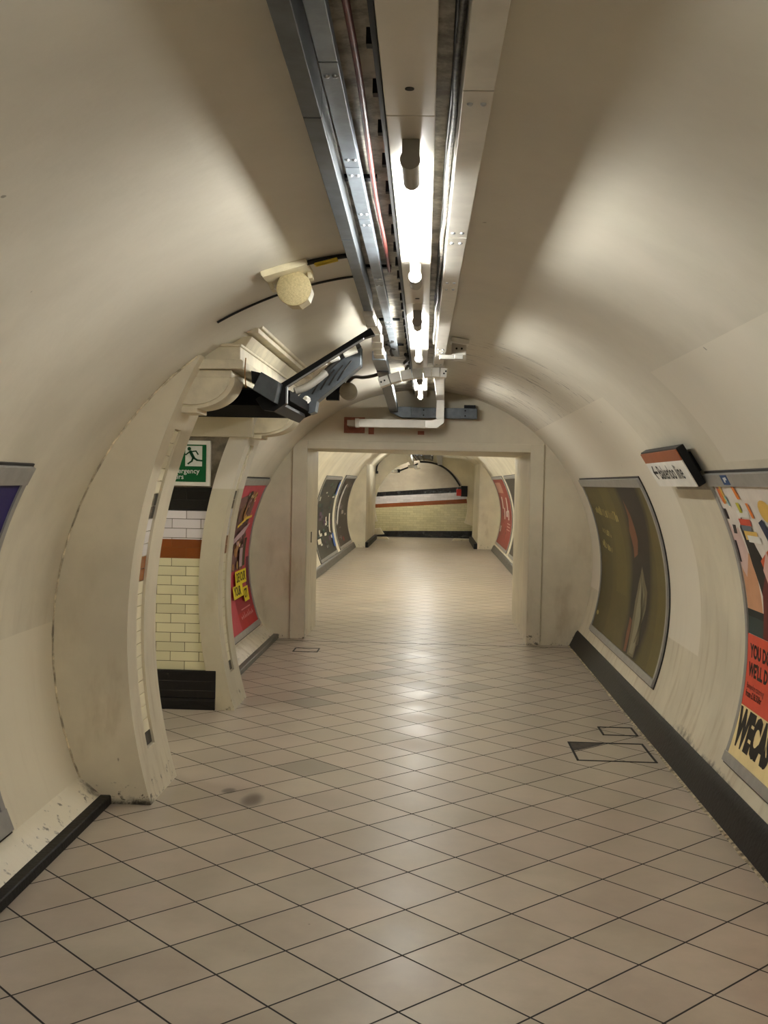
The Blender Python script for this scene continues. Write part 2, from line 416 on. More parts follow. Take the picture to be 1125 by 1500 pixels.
b.box((DX0-.16, YB-.022, 0), (DX0, YB+.03, DZ+.09)); b.box((DX1, YB-.022, 0), (DX1+.145, YB+.03, DZ+.09)); b.box((DX0, YB-.022, DZ), (DX1, YB+.03, DZ+.09))
struct(b.build('door_1', M['bulk'], bevel=.006), 'flat cream casing round the square doorway')
b = MB(); b.prism([(DX0+.0, 1.02), (DX0+.0, 1.14), (DX0+.006, 1.14), (DX0+.006, 1.02)], 12.2, 12.24); 
struct(b.build('trim_1', M['darkmetal']), 'small dark slot in the left doorway reveal')

# piers either side of the side passage
xi = lambda z: 1.45-math.sqrt(3.03**2-(z-.905)**2)
def pier(name, mat, y0, y1, g0, g1, outer, label, zt=2.345):
    zs = sorted(set([0.]+[i*zt/36 for i in range(37)]+[.25, .2501, 1.97, 1.9701]))
    def prof(rec):
        inn = [(xi(z)-(rec if .25 < z < 1.9701 else 0), z) for z in zs]
        return inn+[(outer(z), z) for z in reversed(zs)]
    b = MB()
    for a, c, rec in ((y0, g0, 0), (g0, g1, .026), (g1, y1, 0)):
        b.prism(prof(rec), a, c)
    o = b.build(name, mat, smooth_angle=35)
    struct(o, label)
    # glazed tile strip set in the groove
    s = MB(); z = .256; i = 0
    seq = [3]+[0]*12+[1]*2+[2]*3+[3]*2+[0]*5
    h = (1.965-.256)/len(seq)
    for mi in seq:
        za, zb = z+.002, z+h-.002
        pr = [(xi(za)-.014, za), (xi(zb)-.014, zb), (xi(zb)-.030, zb), (xi(za)-.030, za)]
        s.prism(pr, g0+.002, g1-.002, mi); z += h
    t = s.build('tile_strip', [M['s_iv'], M['s_br'], M['s_wh'], M['s_bk']], parent=o)
    t['label'] = 'vertical strip of ivory, brown, white and black glazed tiles'
    return o
pier('trim_2', M['pier'], 5.60, 6.175, 5.775, 5.925, lambda z: min(vx(T1, z, -1)-.04, xi(z)-.01), 'near curved cream pier of the side passage')
pier('trim_3', M['pier_far'], 7.985, 8.5, 8.16, 8.31, lambda z: (xi(z)-.145) if z < 2.02 else min(vx(T1, z, -1)-.04, xi(z)-.01), 'far curved cream pier of the side passage')

def seam(name, y, z0, z1, label):
    b = MB(); n = 40
    pts = []
    for i in range(n+1):
        z = z0+(z1-z0)*i/n; x = vx(T1, z, -1); rr = math.hypot(x-T1[0], z-T1[1]); k = (T1[2]-.004)/rr
        pts.append((T1[0]+(x-T1[0])*k, y+.004*math.sin(i*2.1), T1[1]+(z-T1[1])*k))
    b.tube(pts, [.004+.0025*math.sin(i*1.7)**2 for i in range(n+1)], 6); struct(b.build(name, M['dirtyseam'], smooth_angle=60), label)
seam('trim_12', 5.598, .10, 2.34, 'dirty joint line where the near pier meets the vault')

# entablature and consoles over the passage
b = MB()
b.prism([(-1.5, 2.243), (-1.078, 2.243), (-1.078, 2.283), (-1.5, 2.283)], 5.725, 8.3)
b.prism([(-1.5, 2.280), (-1.02, 2.288), (-1.012, 2.298), (-1.012, 2.328), (-1.022, 2.337), (-1.5, 2.337)], 5.69, 8.3)
b.prism([(-1.5, 2.335), (-1.034, 2.335), (-1.034, 2.408), (-1.5, 2.408)], 5.725, 8.3)
b.prism([(-1.5, 2.406), (-1.026, 2.406), (-1.024, 2.420), (-1.5, 2.420)], 5.705, 8.3)
b.prism([(-1.5, 2.418), (-1.026, 2.418), (-.99, 2.475), (-1.5, 2.475)], 5.83, 8.3)
b.prism([(-1.5, 2.472), (-.945, 2.486), (-.945, 2.512), (-1.2, 2.516)], 5.76, 8.3)
b.prism([(-1.5, 2.510), (-.932, 2.514), (-.922, 2.548), (-1.2, 2.56)], 5.80, 8.3)
struct(b.build('trim_4', M['moulding'], bevel=.004), 'stepped cream cornice over the side passage')
def console(name, cx, cz, rx, rz, y0, y1, label):
    b = MB()
    def pr(s): return [(cx-.08, cz)]+[(cx+rx*s*math.cos(R2(a)), cz-rz*s*math.sin(R2(a))) for a in range(0, 101, 5)]+[(cx-.08, cz-rz*s)]
    b.prism(pr(.88), y0-.006, y1-.01); b.prism(pr(1.), y0+.012, y1)
    b.box((cx-.055, y0+.01, cz-rz-.022), (cx+.03, y1, cz-rz+.008))
    struct(b.build(name, M['moulding'], bevel=.003), label)
console('trim_5', -1.29, 2.243, .228, .165, 5.72, 5.98, 'rounded console bracket on the near pier')
console('trim_6', -1.31, 2.166, .27, .13, 8.0, 8.32, 'rounded console bracket on the far pier')

# side passage
YW = 8.012
b = MB()
for z0, z1, mi in ((.29, 1.117, 0), (1.117, 1.258, 1), (1.258, 1.470, 2), (1.470, 1.645, 3)):
    zs = [z0+(z1-z0)*i/6 for i in range(7)]
    b.prism([(-4.4, z0)]+[(xi(z)-.07, z) for z in zs]+[(-4.4, z1)], YW, YW+.12, mi)
zs = [1.645+(2.3-1.645)*i/8 for i in range(9)]
b.prism([(-4.4, 1.645)]+[(xi(z)-.07, z) for z in zs]+[(-4.4, 2.3)], YW+.004, YW+.12, 4)
o = b.build('wall_passage_far', [M['t_iv'], M['t_br'], M['t_wh'], M['t_bk'], M['dirtyconc']]); struct(o, 'side passage wall banded in ivory, brown, white and black tiles')
b = MB(); b.box((-4.4, YW-.03, .08), (-1.585, YW+.1, .29)); b.box((-4.4, YW-.05, 0), (-1.585, YW+.1, .085))
struct(b.build('baseboard_passage', M['t_bk'], bevel=.004), 'black tile plinth of the side passage wall')
b = MB(); b.box((-4.4, 6.05, 0), (-1.66, 6.19, 2.3)); struct(b.build('wall_passage_near', M['bulk']))
b = MB(); b.box((-4.4, 6.05, 2.26), (-1.30, 8.2, 2.34)); struct(b.build('ceiling_passage', M['bulk']))
b = MB(); b.box((-4.5, 6.05, 0), (-4.4, 8.2, 2.34)); struct(b.build('wall_passage_end', M['bulk']))
b = MB(); b.box((-4.4, 7.955, 2.02), (-1.335, 8.3, 2.262)); struct(b.build('trim_7', M['bulk'], bevel=.006), 'plain cream beam across the side passage')

# baseboards
def curb_left(name, y0, y1, mat, label):
    b = MB(); b.prism([(-1.65, 0), (-1.653, .043), (-1.660, .047), (-1.79, .047), (-1.79, 0)], y0, y1)
    struct(b.build(name, mat, bevel=.004), label)
curb_left('baseboard_left', -6.5, 5.602, M['black_skirt'], 'black painted kerb along the near left wall')
for nm, ya, yb_ in (('trim_10', -6.5, 5.602), ('trim_11', 8.5, YB)):
    b = MB(); b.prism([(-1.700, .040), (-1.714, .052), (-1.740, .073), (-1.778, .103), (-1.822, .134), (-1.86, .134), (-1.86, .030)], ya, yb_)
    struct(b.build(nm, M['wall_l'], smooth_angle=40), 'cream plaster toe of the left wall above the black kerb')
curb_left('baseboard_left_far', 8.5, YB, M['grey_skirt'], 'dark kerb beyond the side passage on the left')
def curb_arc(name, T, side, a0, a1, y0, y1, th, mat, label):
    b = MB(); inn = []; out = []
    for i in range(7):
        a = a0+(a1-a0)*i/6
        p = vp(T, a if side > 0 else 180-a, 0, th*(1 if i < 6 else .4)); q = vp(T, a if side > 0 else 180-a, 0, -.02)
        inn.append((p.x, max(0, p.z))); out.append((q.x, max(0, q.z)))
    b.prism(inn+out[::-1], y0, y1)
    struct(b.build(name, mat, smooth_angle=40), label)
curb_arc('baseboard_right', T1, 1, -28.04, -22.3, -6.5, YB, .014, M['black_skirt'], 'black painted skirting band along the right wall')
b = MB(); n = 160; rg = random.Random(11); vs = []; fs = []
for i in range(n+1):
    y = -6.5+(YB+6.5)*i/n; w_ = .008+.014*rg.random()
    vs += [(1.480-w_, y, 0.0), (1.482-w_*.6, y, .005), (1.49, y, .006)]
for i in range(n):
    for c in range(2): fs.append((i*3+c, i*3+c+1, i*3+c+4, i*3+c+3))
b.add(vs, fs); struct(b.build('trim_13', M['mortar'], smooth_angle=60), 'ragged mortar line along the foot of the right skirting')
curb_arc('baseboard_far_left', T2, -1, -26.74, -22.3, 12.8, 28.5, .03, M['grey_skirt'], 'grey skirting beyond the doorway on the left')
curb_arc('baseboard_far_right', T2, 1, -26.74, -22.3, 12.8, 28.5, .03, M['grey_skirt'], 'grey skirting beyond the doorway on the right')

# far piers, end wall with the round arch, tiled cross passage
b = MB(); b.prism(arcpts((T2[0], T2[1], T2[2]+.05), 0, 2.35, -1)+[(-1.775, 2.20), (-1.775, 0)], 28.5, 33.05)
struct(b.build('trim_8', M['far'], smooth_angle=30), 'far left cream pier before the round arch')
b = MB(); b.prism(arcpts((T2[0], T2[1], T2[2]+.05), 0, 2.35, 1)+[(1.20, 2.20), (1.17, 0)], 28.9, 33.05)
struct(b.build('trim_9', M['far'], smooth_angle=30), 'far right cream pier before the round arch')
b = MB(); b.box((-1.776, 28.55, 0), (-1.70, 33, .14)); struct(b.build('baseboard_end_left', M['black_skirt']))
b = MB(); b.box((1.08, 28.95, 0), (1.171, 33, .14)); struct(b.build('baseboard_end_right', M['black_skirt']))
AC = (-.385, 1.01, 1.40)
b = MB()
zc0 = AC[1]-math.sqrt(AC[2]**2-1.15**2)
arc = []
for i in range(61):
    t = R2(-47+274*i/60); arc.append((AC[0]+AC[2]*math.cos(t), max(0., AC[1]+AC[2]*math.sin(t))))
for i in range(60):
    (xa, za), (xb, zb) = arc[i], arc[i+1]
    t = R2(-47+274*(i+.5)/60)
    def outp(x, z):
        k = 3.2/max(abs(x-AC[0])/1.0, abs(z-AC[1]))
        return (AC[0]+(x-AC[0])*min(k, 9)*.9, max(0., AC[1]+(z-AC[1])*min(k, 9)*.9))
    oa, ob = outp(xa, za), outp(xb, zb)
    if oa == ob: continue
    b.prism([(xa, za), (xb, zb), ob, oa], 33.0, 33.3)
struct(b.build('wall_end', M['far'], smooth_angle=30), 'cream end wall pierced by a round arch')
b = MB()
xL, xR = -4.5, 4.0
def zz(l, r, x): return l+(r-l)*(x+1.9)/2.85
for (l0, r0, l1, r1, mi) in ((-.08, -.08, .175, .235, 3), (.175, .235, .905, 1.107, 0), (.905, 1.107, 1.024, 1.246, 1), (1.024, 1.246, 1.262, 1.461, 2), (1.262, 1.461, 1.392, 1.634, 3)):
    vs = [(xL, 34.6, zz(l0, r0, xL)), (xR, 34.6, zz(l0, r0, xR)), (xR, 34.6, zz(l1, r1, xR)), (xL, 34.6, zz(l1, r1, xL))]
    vs += [(x, y+.1, z) for x, y, z in vs]
    b.add(vs, [(0,1,2,3),(7,6,5,4),(0,4,5,1),(3,2,6,7),(0,3,7,4),(1,5,6,2)], mi)
n = 14
for i in range(n):
    a, c = i/n, (i+1)/n
    def row(u): return (34.6-1.3*u**2.2, 1.3*u)
    (ya, za), (yc, zc) = row(a), row(c)
    vs = [(xL, ya, zz(1.392, 1.634, xL)+za), (xR, ya, zz(1.392, 1.634, xR)+za), (xR, yc, zz(1.392, 1.634, xR)+zc), (xL, yc, zz(1.392, 1.634, xL)+zc)]
    b.add(vs, [(0,1,2,3)], 4)
o = b.build('wall_cross_passage', [M['fiv'], M['fbr'], M['fwh'], M['fbk'], M['greyplaster']]); struct(o, 'banded tile wall of the cross passage beyond the arch')
for p in o.data.polygons:
    if p.material_index == 4: p.use_smooth = True

# ------------------------------------------------------------------ ceiling services
dr = lambda y: -.0093*y
def run(b, pts, w, h, mi=0):
    for p, q in zip(pts, pts[1:]): b.bar(p, q, w, h, mi)
# lighting trunking
root = thing('lighting_trunking', (-.06, 1, 2.65), 'wide pale lighting trunking along the crown carrying the tubes', 'trunking')
PX = lambda y: -.0534-.0093*y
cuts = [-6.4, -4, -1.5, .6, 2.76, 4.60, 5.62, 8.70, 11.70]
for y0, y1 in zip(cuts, cuts[1:]):
    b = MB(); b.bar((PX(y0), y0+.002, 2.6535), (PX(y1), y1-.002, 2.6535), .1245, .055)
    b.build('trunking_section', M['panel'], root, bevel=.003)
b = MB(); b.bar((-.124-.0093*-6, -6, 2.664), (-.124-.0093*11.4, 11.4, 2.664), .012, .06); b.build('side_rail', M['darkmetal'], root)
y = 1.5
for i in range(30):
    b = MB(); x = -.131-.0093*y; b.box((x-.015, y-.014, 2.656), (x+.004, y+.014, 2.692)); b.build('clip', M['darkmetal'], root); y += .30
for y in (2.57, 5.46):
    b = MB(); x = PX(y); b.tube([(x, y, 2.6265), (x, y, 2.624)], .011, 14); b.build('screw_hole', M['darkmetal'], root)
for y in (1.2, 3.0, 4.8, 6.6, 8.4, 10.2):
    b = MB(); b.box((PX(y)-.03, y-.02, 2.675), (PX(y)+.03, y+.02, 2.712)); b.build('hanger', M['darkmetal'], root)

def lamp(y0, y1, label, z=2.560):
    xa = lambda y: -.0553-.0093*y
    t = thing('fluorescent_lamp', (xa(y0), y0, z), label, 'lamp', 'tube lamps under the trunking')
    k = MB(); k.tube([(xa(y0), y0, z), (xa(y0), y0+.02, z)], .0272, 20); k.tube([(xa(y0), y0+.018, z), (xa(y0), y0+.222, z)], .0235, 20)
    k.bar((xa(y0), y0+.04, z+.045), (xa(y0), y0+.13, z+.045), .046, .040)
    k.build('lampholder', M['holder'], t, smooth_angle=40)
    r = MB(); r.tube([(xa(y0), y0+.221, z), (xa(y0), y0+.236, z)], .0190, 20); r.build('blue_collar', M['bluering'], t, smooth_angle=40)
    u = MB(); u.tube([(xa(y0), y0+.235, z), (xa(y1), y1-.04, z)], .0165, 16); u.build('glass_tube', M['tube'], t, smooth_angle=40)
    e = MB(); n = 20
    e.tube([(xa(y1), y1-.025, z), (xa(y1), y1+.127, z)], .0260, 20)
    vs = []; fs = []
    for i in range(n):
        a = 2*math.pi*i/n
        for rr, yy in ((.0273, y1-.057), (.0222, y1-.057), (.0222, y1-.022), (.0273, y1-.022)):
            vs.append((xa(y1)+rr*math.cos(a), yy, z+rr*math.sin(a)))
    for i in range(n):
        j = (i+1) % n
        for c in range(3): fs.append((i*4+c, j*4+c, j*4+c+1, i*4+c+1))
    e.add(vs, fs)
    e.bar((xa(y1), y1, z+.045), (xa(y1), y1+.09, z+.045), .046, .040)
    e.build('lampholder', M['holder'], t, smooth_angle=40)
    return t
lamp(2.90, 4.58, 'nearest lit tube lamp, longest in view, under the trunking')
lamp(5.78, 7.54, 'second lit tube lamp along the trunking, between the nearest and the arched cross duct')
lamp(9.07, 10.83, 'lit tube lamp behind the arched cross duct before the bulkhead')
lamp(-.10, 1.62, 'lit tube lamp overhead above the viewer, before the nearest one in view')
lamp(-3.0, -1.3, 'lit tube lamp behind the viewer at the tunnel start')
for (dx, y0, y1, w_, mt) in ((.038, 3.79, 3.83, .008, 'copper'), (-.038, 3.79, 3.83, .008, 'copper'), (.031, 3.63, 3.72, .008, 'redpaint')):
    b = MB(); x = PX(3.8)+dx; b.box((x-w_, y0, 2.6225), (x+w_, y1, 2.627)); b.build('sticker', M[mt], root)

def tray(name, x_of, z0, w, h, cuts, mat, label, rivets=True):
    t = thing(name, (x_of(cuts[0]), cuts[0], z0), label, 'cable tray')
    for y0, y1 in zip(cuts, cuts[1:]):
        b = MB(); b.bar((x_of(y0), y0+.003, z0+h/2), (x_of(y1), y1-.003, z0+h/2), w, h); sec = b.build('tray_section', mat, t, bevel=.002)
        if rivets and y0 > 1:
            for yy in (y0+.08, y1-.08):
                for s in (-1, 1):
                    r = MB(); x = x_of(yy)+s*w*.22; r.tube([(x, yy, z0+.001), (x, yy, z0-.002), (x, yy, z0-.0055)], [.0075, .0075, .004], 10); r.build('rivet', M['galv'], sec, smooth_angle=50)
    return t
xr_ = lambda y: .108-.0118*y
tr = tray('cable_tray', xr_, 2.578, .0694, .105, [-6.4, -2, .3, 2.45, 3.90, 4.84, 7.20, 8.08], M['tray_w'], 'pale cable tray running right of the lighting trunking')
xm_ = lambda y: -.2377-.0078*y
tm = tray('cable_tray', xm_, 2.640, .045, .028, [-6.4, -2, .3, 2.45, 3.26, 3.90, 5.10, 6.45, 8.10], M['galv_b'], 'narrow bluish steel cable tray left of the lighting trunking')
xw_ = lambda y: -.279-.0150*y
tw = tray('cable_tray', xw_, 2.600, .046, .088, [-6.4, -2, .3, 2.70, 4.05, 5.72], M['greymetal'], 'dull grey cable tray furthest left, hugging the tunnel crown', rivets=False)
for y in (2.2, 3.55, 5.0, 6.6, 7.8):
    b = MB(); b.box((xm_(y)-.07, y-.02, 2.684), (xm_(y)+.06, y+.02, 2.697)); b.build('bracket', M['darkmetal'], tm)
for y in (2.0, 3.6, 5.3, 7.0):
    b = MB(); b.box((xr_(y)-.05, y-.015, 2.68), (xr_(y)+.03, y+.015, 2.695)); b.build('bracket', M['galv'], tr)
for y in (1.9, 3.4, 5.2):
    b = MB(); b.box((xw_(y)-.012, y-.015, 2.632), (xw_(y)+.012, y+.015, 2.70)); b.build('bracket', M['greymetal'], tw)

# segmented flexible end of the left tray and its continuation to the bulkhead
t = thing('flexible_duct', (-.36, 5.8, 2.6), 'pale segmented flexible duct joining the left tray to the black arm', 'duct')
seg = [(-.368, 5.77, 2.605), (-.363, 6.06, 2.593), (-.355, 6.33, 2.586), (-.362, 6.60, 2.575), (-.372, 6.85, 2.566), (-.381, 7.15, 2.566), (-.388, 7.45, 2.572)]
for i, (p, q) in enumerate(zip(seg, seg[1:])):
    b = MB(); w = .056+.014*(i % 2); b.bar(p, (q[0], q[1]-.02, q[2]), w, .05); b.build('segment', M['tray_w'], t, bevel=.006)
t = thing('dark_trunking', (-.40, 8, 2.55), 'dark grey trunking dropping along the crown to a bar on the bulkhead', 'trunking')
b = MB(); b.bar((-.396, 7.46, 2.572), (-.404, 8.18, 2.572), .095, .06); b.build('coupling', M['galv_b'], t, bevel=.003)
b = MB(); b.bar((-.404, 8.18, 2.570), (-.445, 11.55, 2.492), .090, .07); b.build('duct', M['greymetal'], t, bevel=.003)
b = MB(); b.prism([(-.49, 2.515), (-.49, 2.46), (-.36, 2.40), (-.262, 2.40), (-.262, 2.515)], 11.56, 11.74); b.build('elbow', M['greymetal'], t, bevel=.003)
b = MB(); b.box((-.262, 11.6, 2.402), (.437, 11.748, 2.512)); b.build('bar', M['greymetal'], t, bevel=.003)
for x in (-.13, .31):
    for z in (2.43, 2.485):
        b = MB(); b.tube([(x, 11.60, z), (x, 11.594, z)], .009, 8); b.build('bolt', M['darkmetal'], t)
b = MB(); b.box((.30, 11.66, 2.512), (.42, 11.748, 2.55)); b.build('end_fitting', M['darkmetal'], t)

# white conduit from right tray down and across the bulkhead
t = thing('white_trunking', (.03, 8.2, 2.6), 'pale square trunking bending down and left across the bulkhead', 'trunking')
b = MB(); b.bar((xr_(8.1), 8.10, 2.618), (.045, 11.45, 2.622), .084, .078); b.build('duct', M['tray_w'], t, bevel=.003)
b = MB(); b.bar((.045, 11.50, 2.662), (.045, 11.50, 2.385), .085, .085, up=(0, 1, 0)); b.build('drop', M['tray_w'], t, bevel=.003)
b = MB(); b.prism([(.088, 2.386), (.002, 2.386), (-.03, 2.372), (-.11, 2.372), (-.11, 2.288), (.015, 2.288), (.088, 2.345)], 11.45, 11.56); b.build('elbow', M['tray_w'], t, bevel=.003)
b = MB(); b.box((-.80, 11.45, 2.288), (-.11, 11.56, 2.372)); b.build('horizontal_duct', M['white'], t, bevel=.003)
b = MB(); b.box((-.845, 11.445, 2.284), (-.80, 11.565, 2.376)); b.build('end_coupling', M['tray_w'], t, bevel=.003)
b = MB(); b.box((-.93, 11.47, 2.30), (-.845, 11.749, 2.36)); b.build('wall_socket', M['greyplaster'], t, bevel=.003)
for x in (-.62, -.3):
    b = MB(); b.box((x, 11.555, 2.295), (x+.04, 11.749, 2.36)); b.build('stand_off', M['galv'], t)

# arched cross duct
t = thing('arched_duct', (-.18, 8.28, 2.53), 'pale arched segmented duct crossing under the trays', 'duct')
pts = [(-.434, 2.457), (-.354, 2.487), (-.270, 2.512), (-.186, 2.529), (-.102, 2.540), (-.038, 2.5435), (.024, 2.5425), (.079, 2.539)]
for i, (p, q) in enumerate(zip(pts, pts[1:])):
    b = MB(); hh = .0345
    dx, dz = q[0]-p[0], q[1]-p[1]; L = math.hypot(dx, dz); nx, nz = -dz/L*hh, dx/L*hh; e = .003/L
    a0 = (p[0]+dx*e, p[1]+dz*e); a1 = (q[0]-dx*e, q[1]-dz*e)
    b.prism([(a0[0]-nx, a0[1]-nz), (a1[0]-nx, a1[1]-nz), (a1[0]+nx, a1[1]+nz), (a0[0]+nx, a0[1]+nz)], 8.21, 8.35)
    b.build('segment', M['tray_w'], t, bevel=.002)
for x, z in ((-.415, 2.462), (-.39, 2.474), (.054, 2.533), (.068, 2.55)):
    b = MB(); b.tube([(x, 8.212, z), (x, 8.203, z)], .007, 8); b.build('screw', M['darkmetal'], t)

# cables
def cable(name, pts, r, mat, label, cat='cable', group=None, n=8, sub=6):
    P = [Vector(p) for p in pts]; out = []
    for i in range(len(P)-1):
        p0, p1, p2, p3 = P[max(i-1, 0)], P[i], P[i+1], P[min(i+2, len(P)-1)]
        for k in range(sub):
            u = k/sub
            out.append(.5*((2*p1)+(p2-p0)*u+(2*p0-5*p1+4*p2-p3)*u*u+(3*p1-p0-3*p2+p3)*u**3))
    out.append(P[-1])
    b = MB(); b.tube(out, r, n); o = b.build(name, mat, smooth_angle=60)
    if label: tag(o, label, cat, group)
    return o
cable('red_cable', [(-.176-.0105*y+.004*math.sin(y*3), y, 2.672+.004*math.sin(y*5)) for y in [-1+i*.6 for i in range(11)]], .0085, M['redcable'], 'thin red-brown cable hanging between the bluish tray and the lighting trunking')
cable('mottled_cable', [(.062-.0118*y+.003*math.sin(y*7), y, 2.655+.006*math.sin(y*9)) for y in [-1+i*.35 for i in range(25)]], .0075, M['mottle'], 'mottled paint-splashed cable between the lighting trunking and the right tray')
cable('black_cable', [(.055-.0118*y+.002*math.sin(y*5+1), y, 2.677) for y in [-1+i*.35 for i in range(25)]], .006, M['cable'], 'black cable above the mottled one, right of the lighting trunking')
cable('black_cable', [(-.31-.012*y+.005*math.sin(y*4), y, 2.662) for y in [-1+i*.6 for i in range(14)]], .012, M['cable'], 'black cable tucked up behind the two left trays')
cable('black_cable', [(-.315+.02*math.sin(i*1.7), 7.1+i*.13, 2.655+.012*math.cos(i*2.3)) for i in range(8)], .014, M['cable'], 'loose black cable bunched above the flexible duct')
cable('black_cable', [(-.235+.018*math.sin(i*2.1), 8.2+i*.16, 2.655+.014*math.cos(i*1.7)) for i in range(8)], .014, M['cable'], 'tangled black cable beyond the narrow bluish tray end')
cable('vault_cable', [vp(T1, a, 5.20, .006) for a in range(98, 121, 2)], .0055, M['cable'], 'thin dark cable curving down the vault behind the near loudspeaker')
cable('speaker_lead', [vp(T1, a, 4.70, .012) for a in (97, 99, 101, 103, 105)], .011, M['cable'], 'thick black lead from the near loudspeaker bracket to the tray')
b = MB(); b.tube([vp(T1, 99.5, 4.66, .026), vp(T1, 102.6, 4.68, .028)], .005, 8); b.tube([vp(T1, 99.5, 4.70, .026), vp(T1, 102.6, 4.72, .028)], .005, 8)
b.tube([vp(T1, 102.6, 4.68, .028), vp(T1, 102.6, 4.72, .028)], .005, 8); tag(b.build('cable_tie', M['yellow']), 'yellow tie holding the black lead beside the near loudspeaker', 'cable tie')
cable('hanging_wire', [(-1.0, 5.70, 2.345), (-1.0, 5.68, 2.27), (-.993, 5.68, 2.19)], .003, M['rust'], 'short rusty wire dangling from the cornice corner', 'wire')

# loudspeakers
def speaker(c, r, L, label, body, grille, bracket_th, n=10):
    t = thing('loudspeaker', c, label, 'loudspeaker')
    c = Vector(c)
    b = MB(); b.tube([c+Vector((0, .012, 0)), c+Vector((0, L, 0))], [r, r*.93], n); b.build('case', body, t)
    b = MB(); b.tube([c+Vector((0, .014, 0)), c, c+Vector((0, -.004, 0))], [r*.98, r*.97, r*.90], 32); b.build('grille', grille, t, smooth_angle=40)
    return t
t = speaker((-.629, 4.75, 2.545), .078, .15, 'cream round loudspeaker on a wooden-looking bar bracket', M['speakerbody'], M['grille'], 107)
def vbox(b, T, a0, a1, r0, r1, y0, y1, mi=0):
    q = [vp(T, a0, 0, r0), vp(T, a1, 0, r0), vp(T, a1, 0, r1), vp(T, a0, 0, r1)]
    b.prism([(p.x, p.z) for p in q], y0, y1, mi)
b = MB(); vbox(b, T1, 103.6, 110.0, -.004, .020, 4.66, 4.92); vbox(b, T1, 103.7, 109.9, .018, .026, 4.66, 4.80); vbox(b, T1, 103.7, 104.3, .018, .05, 4.84, 4.92); vbox(b, T1, 109.3, 109.9, .018, .05, 4.84, 4.92); b.build('bracket', M['speakerbody'], t, bevel=.003)
b = MB(); b.box((-.66, 4.86, 2.56), (-.60, 4.90, 2.66)); b.build('arm', M['darkmetal'], t)
t = speaker((-.766, 9.5, 2.497), .078, .15, 'small grey loudspeaker beyond the black arms near the bulkhead', M['speakerdark'], M['speakerdark'], 110, 24)
b = MB(); b.box((-.96, 9.52, 2.42), (-.85, 9.62, 2.50)); b.box((-.90, 9.54, 2.50), (-.80, 9.60, 2.61)); b.build('bracket', M['darkmetal'], t)
cable('speaker_lead', [(-.78, 9.58, 2.575), (-.70, 9.3, 2.60), (-.6, 8.9, 2.56), (-.50, 8.6, 2.545), (-.452, 8.5, 2.55)], .014, M['cable'], 'black lead looping from the far loudspeaker to the dark trunking')

# black trunking arms over the passage
t = thing('cable_trunking', (-.9, 6.6, 2.16), 'black angled cable trunking branching into the side passage', 'trunking')
b = MB(); b.prism([(-.988, 2.150), (-.945, 2.092), (-.885, 2.085), (-.818, 2.130), (-.818, 2.222), (-.400, 2.492), (-.340, 2.512), (-.365, 2.549)], 5.955, 6.03); b.build('near_arm', M['darkmetal'], t, bevel=.003)
b = MB(); b.prism([(-.822, 2.214), (-.402, 2.485), (-.400, 2.493), (-.820, 2.222)], 5.946, 5.975); b.prism([(-.820, 2.13), (-.812, 2.13), (-.812, 2.222), (-.820, 2.222)], 5.946, 5.975); b.build('lip', M['galv'], t)
b = MB(); b.prism([(-.93, 2.235), (-.83, 2.15), (-.795, 2.165), (-.785, 2.235), (-.50, 2.475), (-.50, 2.60), (-.60, 2.565), (-.885, 2.29)], 7.18, 7.34); b.build('far_arm', M['greymetal'], t, bevel=.003)
b = MB(); b.prism([(-2.9, 2.135), (-.90, 2.135), (-.835, 2.165), (-.835, 2.225), (-2.9, 2.225)], 6.23, 7.45); b.build('horizontal_duct', M['sootblack'], t, bevel=.003)
b = MB(); b.prism([(-.965, 2.17), (-.955, 2.11), (-.90, 2.09), (-.86, 2.13), (-.88, 2.20)], 6.03, 7.2); b.build('corner_plate', M['darkmetal'], t, bevel=.003)
b = MB(); b.prism([(-.935, 2.285), (-.98, 2.19), (-.862, 2.122), (-.838, 2.232)], 5.80, 5.95); b.build('grey_box', M['greymetal'], t, bevel=.003)
b = MB(); b.prism([(-1.005, 2.30), (-1.0, 2.235), (-.95, 2.225), (-.935, 2.285)], 5.9, 6.1); b.build('packing', M['darkmetal'], t)
for (x, z, w, h) in ((-.555, 2.542, .10, .055), (-.655, 2.497, .075, .045), (-.735, 2.46, .07, .04)):
    b = MB(); b.bar((x-w*.42, 6.95, z-w*.17), (x+w*.42, 6.95, z+w*.17), .08, h); b.build('connector', M['white'], t, bevel=.006)
b = MB(); b.tube([(-.85, 7.1, 2.245), (-.83, 7.08, 2.23)], .022, 6); b.build('fixing', M['white'], t)
for i in range(4):
    x0 = -.56-.055*i
    b = MB(); b.tube([(x0, 7.15, 2.50-.03*i), (x0-.05, 7.13, 2.43-.03*i), (x0-.09, 7.16, 2.37-.03*i)], .006, 6); b.build('wire', M['cable'], t)
cable('black_cable', [(-.50, 7.12, 2.60), (-.62, 7.12, 2.52), (-.73, 7.12, 2.42), (-.83, 7.12, 2.33), (-.95, 7.12, 2.26)], .016, M['cable'], 'black cable running inside the open angled trunking')
cable('grey_hose', [(-.70, 6.92, 2.40), (-.76, 6.90, 2.345), (-.82, 6.88, 2.30), (-.89, 6.86, 2.27)], .024, M['holder'], 'short pale hose lying in the angled trunking over the passage', 'hose')

